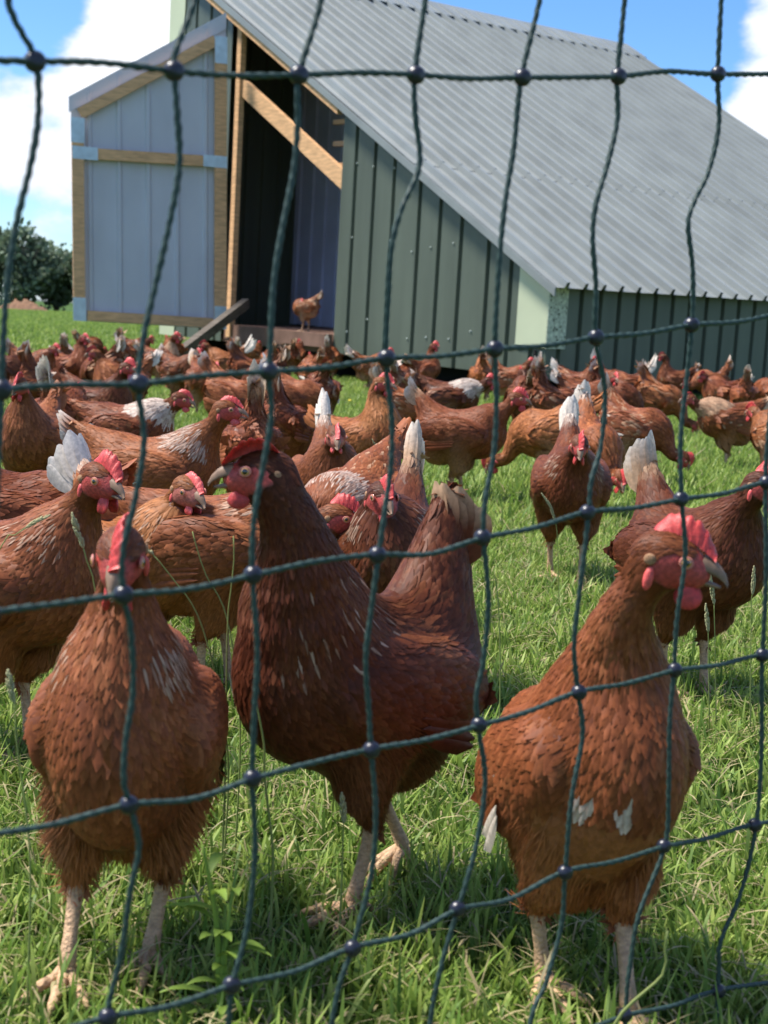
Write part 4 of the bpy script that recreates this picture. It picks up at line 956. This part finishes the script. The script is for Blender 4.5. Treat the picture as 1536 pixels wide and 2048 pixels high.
for x, y, l in [(22, 811, 'buttercup left of the hen at the left edge'), (316, 907, 'buttercup below the tail end of the white-necked hen'), (700, 802, 'larger buttercup left of the tall golden hen'), (671, 797, 'smaller buttercup beside a larger one left of the tall golden hen'), (869, 752, 'buttercup in front of the dark gap under the house'), (497, 757, 'buttercup below the cream hen near the ramp')]:
    buttercup(x, y, l)
# ------------------------------------------------------------------ the flock
def hen(px, py, yaw, label, zc=.21, **k):
    """px,py: pixel of the middle of the body"""
    p = on_z(px, py, zc*k.get('scale', 1)); k.pop('scale', None); hen.n += 1; k.setdefault('seed', hen.n+10); dist = p[1]; k.setdefault('lod', 0 if dist < 3.7 else (1 if dist < 6.5 else 2)); z0 = k.pop('z0', .012 if k['lod'] == 0 else 0)
    if k['lod']:
        r_ = np.random.default_rng(hen.n*7+1); k['tone'] = k.get('tone', 1)*r_.uniform(.92, 1.30); k['hue'] = k.get('hue', 0)+r_.uniform(-.25, .3); k['fat'] = k.get('fat', 1)*r_.uniform(.88, 1.02); k['length'] = r_.uniform(.84, 1.0)
        if k['lod'] == 2: k.setdefault('belly', r_.uniform(0, .9)); k.setdefault('spots', max(0, r_.uniform(-.08, .22))); k.setdefault('wing_spot', r_.choice([0, 0, .4])); k.setdefault('tail_c', r_.choice(['pale', 'white', 'tip']))
        if k['lod'] == 2 and not any(w_ in label for w_ in ('bend', 'peck', 'graz', 'head down', 'low ')) and k.get('head', (0, 0, .3))[2] < .25 and r_.random() < .45: k['head'] = (r_.uniform(.08, .15), r_.uniform(-.03, .03), r_.uniform(.30, .375)); k['pitch'] = r_.uniform(4, 18); k['hpitch'] = -10; k['hyaw'] = r_.uniform(-60, 60)
    if 'at' in k: p = np.array(k.pop('at'))
    return Hen(k).build('hen', (p[0], p[1], z0), yaw, label)
hen.n = 0
# front row
hen(262, 1470, -91, 'hen facing the camera at front left with pale streaks on both shoulders', zc=.21, head=(.090, .004, .368), hpitch=-24, hyaw=3, hackle=.42, fine=.75, neck_r=.9, leg_z=-.012, pitch=16, feet=((.02, 0, .026), (.062, .0, .038)), fluff=1.2, comb=.021, fat=.80, deep=1.28, tail_ang=5, tail_len=.05, bz=.200, hue=.2, belly=.1, seed=21)
hen(705, 1405, -141, 'large dark red-brown hen in the centre, walking left in front of the flock', head=(.118, .0, .423), hyaw=-37, hpitch=-4, pitch=14, tone=.68, hackle=.05, fine=.75, comb=.0145, deep=1.14, tail_r=.066, wat=.006, comb_lean=.6, tail_ang=100, tail_c='rust', tail_len=.08, tail_w=1.25, tail_fat=1.45, fat=.90, bz=.217, feet=((.015, 0), (-.095, .012)), hue=-.35, neck_r=1.2, seed=22)
hen(1172, 1562, -72, 'blurred hen at front right with its head turned right and red comb upright', zc=.198, fine=.75, head=(.085, .018, .390), hyaw=58, hpitch=-10, pitch=34, bz=.195, fat=.76, leg_z=-.014, tone=1.0, comb=.019, deep=1.18, wat=.0075, comb_m='comb', tail_ang=5, tail_len=.06, feet=((.07, 0, .020), (-.01, 0, .022)), hue=.2, breast_spot=True, wing_spot=.35, seed=23, neck_r=.88)
# second row
hen(1392, 1140, -56, 'dark brown hen at the right edge with an open beak and raised pale tail', head=(.125, .0, .345), hyaw=25, mouth=1, pitch=8, tone=.62, tail_c='pale', tail_ang=80, tail_len=.09, comb=.022, hue=-.2, seed=24)
hen(1140, 985, -92, 'dark hen striding straight towards the camera with head low and hackles spread', head=(.15, 0, .315), hpitch=-25, pitch=0, tone=.72, tail_c='white', tail_ang=68, tail_len=.09, feet=((.05, 0), (-.03, 0)), comb=.020, hackle=.2, fat=.92, seed=25)
hen(315, 965, -6, 'hen in sharp focus with lacy white-flecked neck, in profile facing right', head=(.145, .0, .358), hpitch=-4, pitch=6, hackle=.62, hackle_c='white', fine=.75, tail_c='tip', tail_ang=34, tail_len=.08, hue=.45, comb=.013, tone=1.05, wing_spot=.2, seed=26, length=1.08)
hen(25, 1195, -22, 'red-brown hen at the left edge looking right in front of white tail feathers', head=(.125, 0, .355), hyaw=-18, hpitch=-10, pitch=8, hackle=.2, comb=.020, hue=.2, tail_c='brown', seed=27)
hen(278, 1125, -40, zc=.195, label='small-combed golden hen with pale back and fan of white tail feathers', bz=.19, head=(.105, .0, .302), hyaw=-8, hpitch=-14, pitch=4, hue=.75, comb=.011, comb_m='combp', tail_c='white', tail_ang=58, tail_len=.085, tail_w=1.15, fan=1.9, back_c='pale', hackle=.2, neck_c='gold', seed=28, fat=.9)
hen(-5, 1060, 176, 'brown hen with one white wing feather, its head beyond the left edge', head=(.16, 0, .30), wing_spot=.4, tail_ang=30, seed=29, tail_c='brown')
hen(450, 1120, -6, 'brown hen with pale laced shoulders, its head hidden by the centre hen', head=(.17, 0, .27), hackle=.6, tail_c='brown', tail_ang=25, hue=.3, seed=30)
hen(655, 985, -82, 'hen looking into the camera with a single broad white tail feather above its head', head=(.125, 0, .325), hpitch=-18, comb=.010, comb_m='combp', tail_c='white', tail_ang=66, tail_len=.105, tail_w=.7, hue=.3, tone=.8, fat=.9, seed=31)
hen(705, 1045, -120, 'hen pecking with white-laced hackles between the centre hen and the dark-headed one', head=(.19, .0, .13), hpitch=-55, pitch=-14, hackle=.9, fine=.75, hackle_c='white', tail_ang=20, hue=.2, spots=.06, seed=32)
hen(790, 1135, -98, 'dark-headed hen with pale ear tufts and white tail, behind the tail of the centre hen', head=(.090, -.012, .312), hyaw=28, hpitch=-12, tone=.6, hue=-.2, comb=.016, tail_c='pale', tail_ang=72, tail_len=.10, tail_w=.7, hackle=.35, fat=.88, seed=33)
# middle
hen(735, 885, -32, 'tall slim golden-brown hen standing upright, head turned right', head=(.045, 0, .385), hyaw=10, pitch=24, hue=.6, comb=.018, seed=34, neck_c='gold', fat=.9)
hen(925, 880, -8, 'large glossy brown hen in profile facing right with cream tail edge', head=(.165, 0, .335), pitch=4, tail_c='pale', tail_ang=58, tail_len=.085, hue=.1, tone=.95, comb=.022, belly=.5, seed=35, lod=0, length=1.12)
hen(65, 885, -98, 'orange-brown hen at left facing the camera beside a white-tailed one', head=(.10, 0, .36), hpitch=-15, hue=.55, comb=.020, tail_c='brown', fat=1.08, seed=36)
hen(125, 835, 82, 'hen seen from behind with a tall white tail, second from the left edge', head=(.16, 0, .28), tail_c='white', tail_ang=66, tail_len=.12, tail_w=.8, seed=37, spots=.05)
hen(200, 815, -22, 'dark-faced brown hen looking right above the white-necked hen', head=(.11, 0, .355), comb=.024, tone=.8, seed=38)
hen(262, 868, -4, 'hen with a pale white neck and dark wing facing right', head=(.145, 0, .315), hpitch=-14, neck_c='white', tone=.78, hue=-.1, comb=.014, wing_spot=.2, tail_ang=25, seed=39)
hen(1185, 905, -75, 'low red-faced hen half hidden behind the striding dark one', head=(.17, .02, .15), hpitch=-40, pitch=-10, tail_c='white', tail_ang=66, comb=.024, seed=40)
hen(1268, 862, -18, 'mottled brown and cream hen bending to peck in the open grass on the right', head=(.19, .0, .12), hpitch=-60, pitch=-8, spots=.28, belly=.8, tail_c='pale', tail_ang=60, seed=41, wing_spot=.5)
hen(1452, 845, 186, 'brown hen facing left with pinkish neck, in the open grass at right', head=(.17, 0, .30), hpitch=-8, neck_c='pale', tail_ang=40, tail_c='pale', belly=.3, tone=.9, spots=.05, comb=.014, seed=42)
hen(1560, 880, 120, 'cream and gold hen cut by the right edge of the picture', head=(.15, 0, .30), tail_c='white', hue=.8, belly=1, back_c='pale', spots=.2, seed=43)
hen(1100, 870, 160, 'light tan hen bending down behind the large glossy hen', head=(.20, 0, .10), hpitch=-60, pitch=-12, belly=.8, hue=.6, tone=1.1, tail_ang=20, seed=44)
hen(905, 800, -6, 'dark-bodied hen with a white patch on the neck and red face, facing right', head=(.17, 0, .305), neck_c='white', tone=.62, comb=.024, tail_ang=40, seed=45)
hen(800, 820, 25, 'brown hen facing away between the tall golden hen and the glossy one', head=(.20, 0, .12), pitch=-10, hpitch=-55, spots=.1, tail_c='pale', seed=46)
hen(570, 865, 70, 'plump hen seen from behind with a short pale tail, pecking', head=(.20, .0, .10), pitch=-14, hpitch=-60, tail_c='pale', tail_ang=62, tail_len=.07, tone=.95, seed=47)
hen(468, 800, -16, 'brown hen with pale tail tip bending right, behind the lacy-necked hen', head=(.21, 0, .12), pitch=-14, hpitch=-55, tail_c='tip', tail_ang=38, tone=.92, seed=48)
hen(590, 800, -10, 'hen with cream tail and fluffy tan thighs, head down to the right', head=(.21, 0, .12), pitch=-10, hpitch=-55, tail_c='white', tail_ang=40, belly=.9, seed=49)
hen(500, 905, 100, 'hen seen from behind whose white and brown tail stands behind the focused beak', head=(.20, 0, .12), pitch=-10, hpitch=-55, tail_c='pale', tail_ang=70, tail_len=.11, hackle=.4, seed=50)
# back rows
far = [
 (152, 738, -35, 'tall dark brown hen standing upright left of the door bottom', dict(head=(.06, 0, .38), pitch=20, tone=.85, comb=.016)),
 (128, 722, 100, 'white-necked hen seen from behind next to the tall dark one', dict(head=(.10, 0, .34), neck_c='white', tail_c='white', tail_ang=70, hue=.3)),
 (70, 738, -8, 'brown hen facing right with a slim pale tail near the left edge', dict(head=(.2, 0, .16), tail_c='pale', tail_ang=70, pitch=-8, hpitch=-50)),
 (5, 745, 10, 'dark hen cut by the left edge, grazing', dict(head=(.2, 0, .12), pitch=-12, hpitch=-50, tone=.7)),
 (85, 785, 60, 'russet hen with raised brown tail behind the orange-brown hen', dict(head=(.2, 0, .14), pitch=-8, hpitch=-50, tail_c='tip', tail_ang=70)),
 (250, 715, 80, 'plump hen seen from behind below the middle of the door', dict(head=(.2, 0, .14), pitch=-8, hpitch=-50, tail_c='pale', tail_ang=60)),
 (205, 745, 150, 'dark and cream hen bending left behind the dark-faced one', dict(head=(.2, 0, .12), pitch=-10, hpitch=-50, tone=.75, spots=.1)),
 (272, 700, 10, 'brown hen with its back to the door, head hidden in the group', dict(head=(.12, 0, .30), tail_c='tip')),
 (325, 722, -12, 'hen with pale neck and bright comb just below the door corner', dict(head=(.09, 0, .375), pitch=14, neck_c='pale', comb=.024)),
 (362, 745, -40, 'purple-brown hen right of the pale-necked hen by the ramp', dict(head=(.13, 0, .32), tone=.75)),
 (240, 765, 200, 'tan hen facing left under the net knot', dict(head=(.19, 0, .16), pitch=-6, hpitch=-40, hue=.4)),
 (448, 728, 178, 'cream and orange hen facing left with a fanned white tail', dict(head=(.14, 0, .33), hue=.9, tail_c='white', tail_ang=62, tail_len=.14, tail_w=1.3, fan=1.9, belly=.6, tone=1.15)),
 (500, 748, 20, 'small brown hen pecking behind the cream hen', dict(head=(.2, 0, .10), pitch=-12, hpitch=-60, tone=.85)),
 (590, 712, 86, 'round-bodied hen seen from behind in front of the door sill', dict(head=(.18, 0, .2), tail_c='pale', tail_ang=62, tail_len=.07)),
 (545, 722, 95, 'tan hen seen from behind left of the round-bodied one', dict(head=(.18, 0, .2), tail_c='pale', hue=.4)),
 (660, 718, 80, 'hen with a tall cream tail against the green wall edge', dict(head=(.18, 0, .2), tail_c='white', tail_ang=72, tail_len=.12, tail_w=.7)),
 (625, 745, 110, 'russet hen facing away with white-edged tail', dict(head=(.18, 0, .16), tail_c='pale', hackle=.3)),
 (640, 785, 100, 'brown hen seen from behind with fluffy tan legs below the twine', dict(head=(.18, 0, .16), tail_c='brown', belly=.7, tail_ang=66)),
 (745, 735, 20, 'hen with raised white tail and tan fluff near the wall', dict(head=(.2, 0, .14), tail_c='white', tail_ang=50, tail_len=.12, belly=1, hue=.4)),
 (800, 768, 75, 'pale-striped hen seen from behind right of the tall golden hen', dict(head=(.2, 0, .14), spots=.3, tail_c='white', tail_ang=55)),
 (852, 742, 40, 'upright brown hen with red comb before the green wall', dict(head=(.07, 0, .39), pitch=18, comb=.024, hyaw=-60)),
 (965, 752, 85, 'hen with a pointed brown and cream tail before the dark gap', dict(head=(.2, 0, .14), pitch=-8, tail_c='tip', tail_ang=74, tail_len=.12, hue=.4)),
 (1022, 762, 0, 'brown hen facing right with a red face below the pale corner box', dict(head=(.12, 0, .33), comb=.024, tail_c='pale', tail_ang=70)),
 (1048, 795, 95, 'dark purple-brown hen behind the red face of the glossy hen', dict(head=(.12, 0, .33), tone=.65)),
 (1112, 815, 20, 'brown hen with slender cream tail feather, bending right', dict(head=(.2, 0, .12), pitch=-10, hpitch=-60, tail_c='tip', tail_ang=68, tail_len=.12)),
 (1160, 772, -20, 'hen with broad white tail, leftmost of the three by the long wall', dict(head=(.2, 0, .12), pitch=-10, hpitch=-60, tail_c='white', tail_ang=45, tail_len=.11)),
 (1172, 800, -15, 'fluffy tan-bellied hen with white tail patch in the right group', dict(head=(.2, 0, .12), pitch=-8, hpitch=-60, tail_c='white', tail_ang=45, belly=1)),
 (1215, 765, -30, 'hen with upright white tail by the long wall, middle of the three', dict(head=(.2, 0, .12), pitch=-8, hpitch=-60, tail_c='white', tail_ang=70, tail_len=.12)),
 (1250, 775, 175, 'hen facing left with a broad bright white tail by the long wall', dict(head=(.17, 0, .27), tail_c='white', tail_ang=66, tail_len=.14, tail_w=1.2)),
 (1230, 800, -20, 'brown hen grazing below the bright white tail', dict(head=(.2, 0, .10), pitch=-12, hpitch=-60, tone=.85)),
 (1345, 762, 172, 'dark red hen with head held high against the long wall', dict(head=(.09, 0, .39), pitch=12, tone=.7, comb=.018, length=1.1)),
 (1318, 800, -10, 'small orange-brown hen with its head down in the grass by the wall', dict(head=(.2, 0, .08), pitch=-16, hpitch=-60, hue=.5)),
 (1420, 768, 185, 'hen with an upright orange tail by the long wall', dict(head=(.18, 0, .2), tail_c='tip', tail_ang=76, tail_len=.12)),
 (1440, 788, 190, 'brown hen with a round white tail by the long wall', dict(head=(.19, 0, .16), tail_c='white', tail_ang=50, wing_spot=.5, pitch=-6)),
 (1488, 792, 80, 'hen with a thin cream tail, rightmost of those by the long wall', dict(head=(.19, 0, .16), tail_c='pale', tail_ang=74, tail_len=.10)),
 (1545, 790, 170, 'russet hen cut by the right edge in front of the wall end', dict(head=(.15, 0, .2), hue=.2)),
 (530, 765, 150, 'brown hen with its head down under the thick net knot', dict(head=(.2, 0, .10), pitch=-10, hpitch=-60, tone=.9)),
 (410, 762, -60, 'dull brown hen standing under the lower end of the ramp timber', dict(head=(.13, 0, .28), tone=.8)),
 (180, 700, 60, 'hen farthest back on the left, seen small below the door', dict(head=(.18, 0, .2), tail_c='pale')),
 (345, 700, 120, 'hen farthest back under the hinge side of the door', dict(head=(.14, 0, .3), tone=.85)),
 (500, 712, 60, 'tan hen right behind the fanned white tail', dict(head=(.13, 0, .3), hue=.4, tone=.8)),
]
for px, py, yw, lab, k in far: hen(px, py, yw, lab, **k)
# the one on the door sill
hp = W(3.28, .10, .17); hd_ = Hen(dict(head=(.03, .03, .27), hyaw=140, hpitch=-10, pitch=-4, lod=1, seed=77, spots=.25, belly=1, tail_c='pale', tail_ang=40, hue=.4, back_c='pale', fat=.95)).build('hen', tuple(hp), 150, 'mottled cream and brown hen preening alone in the open doorway')
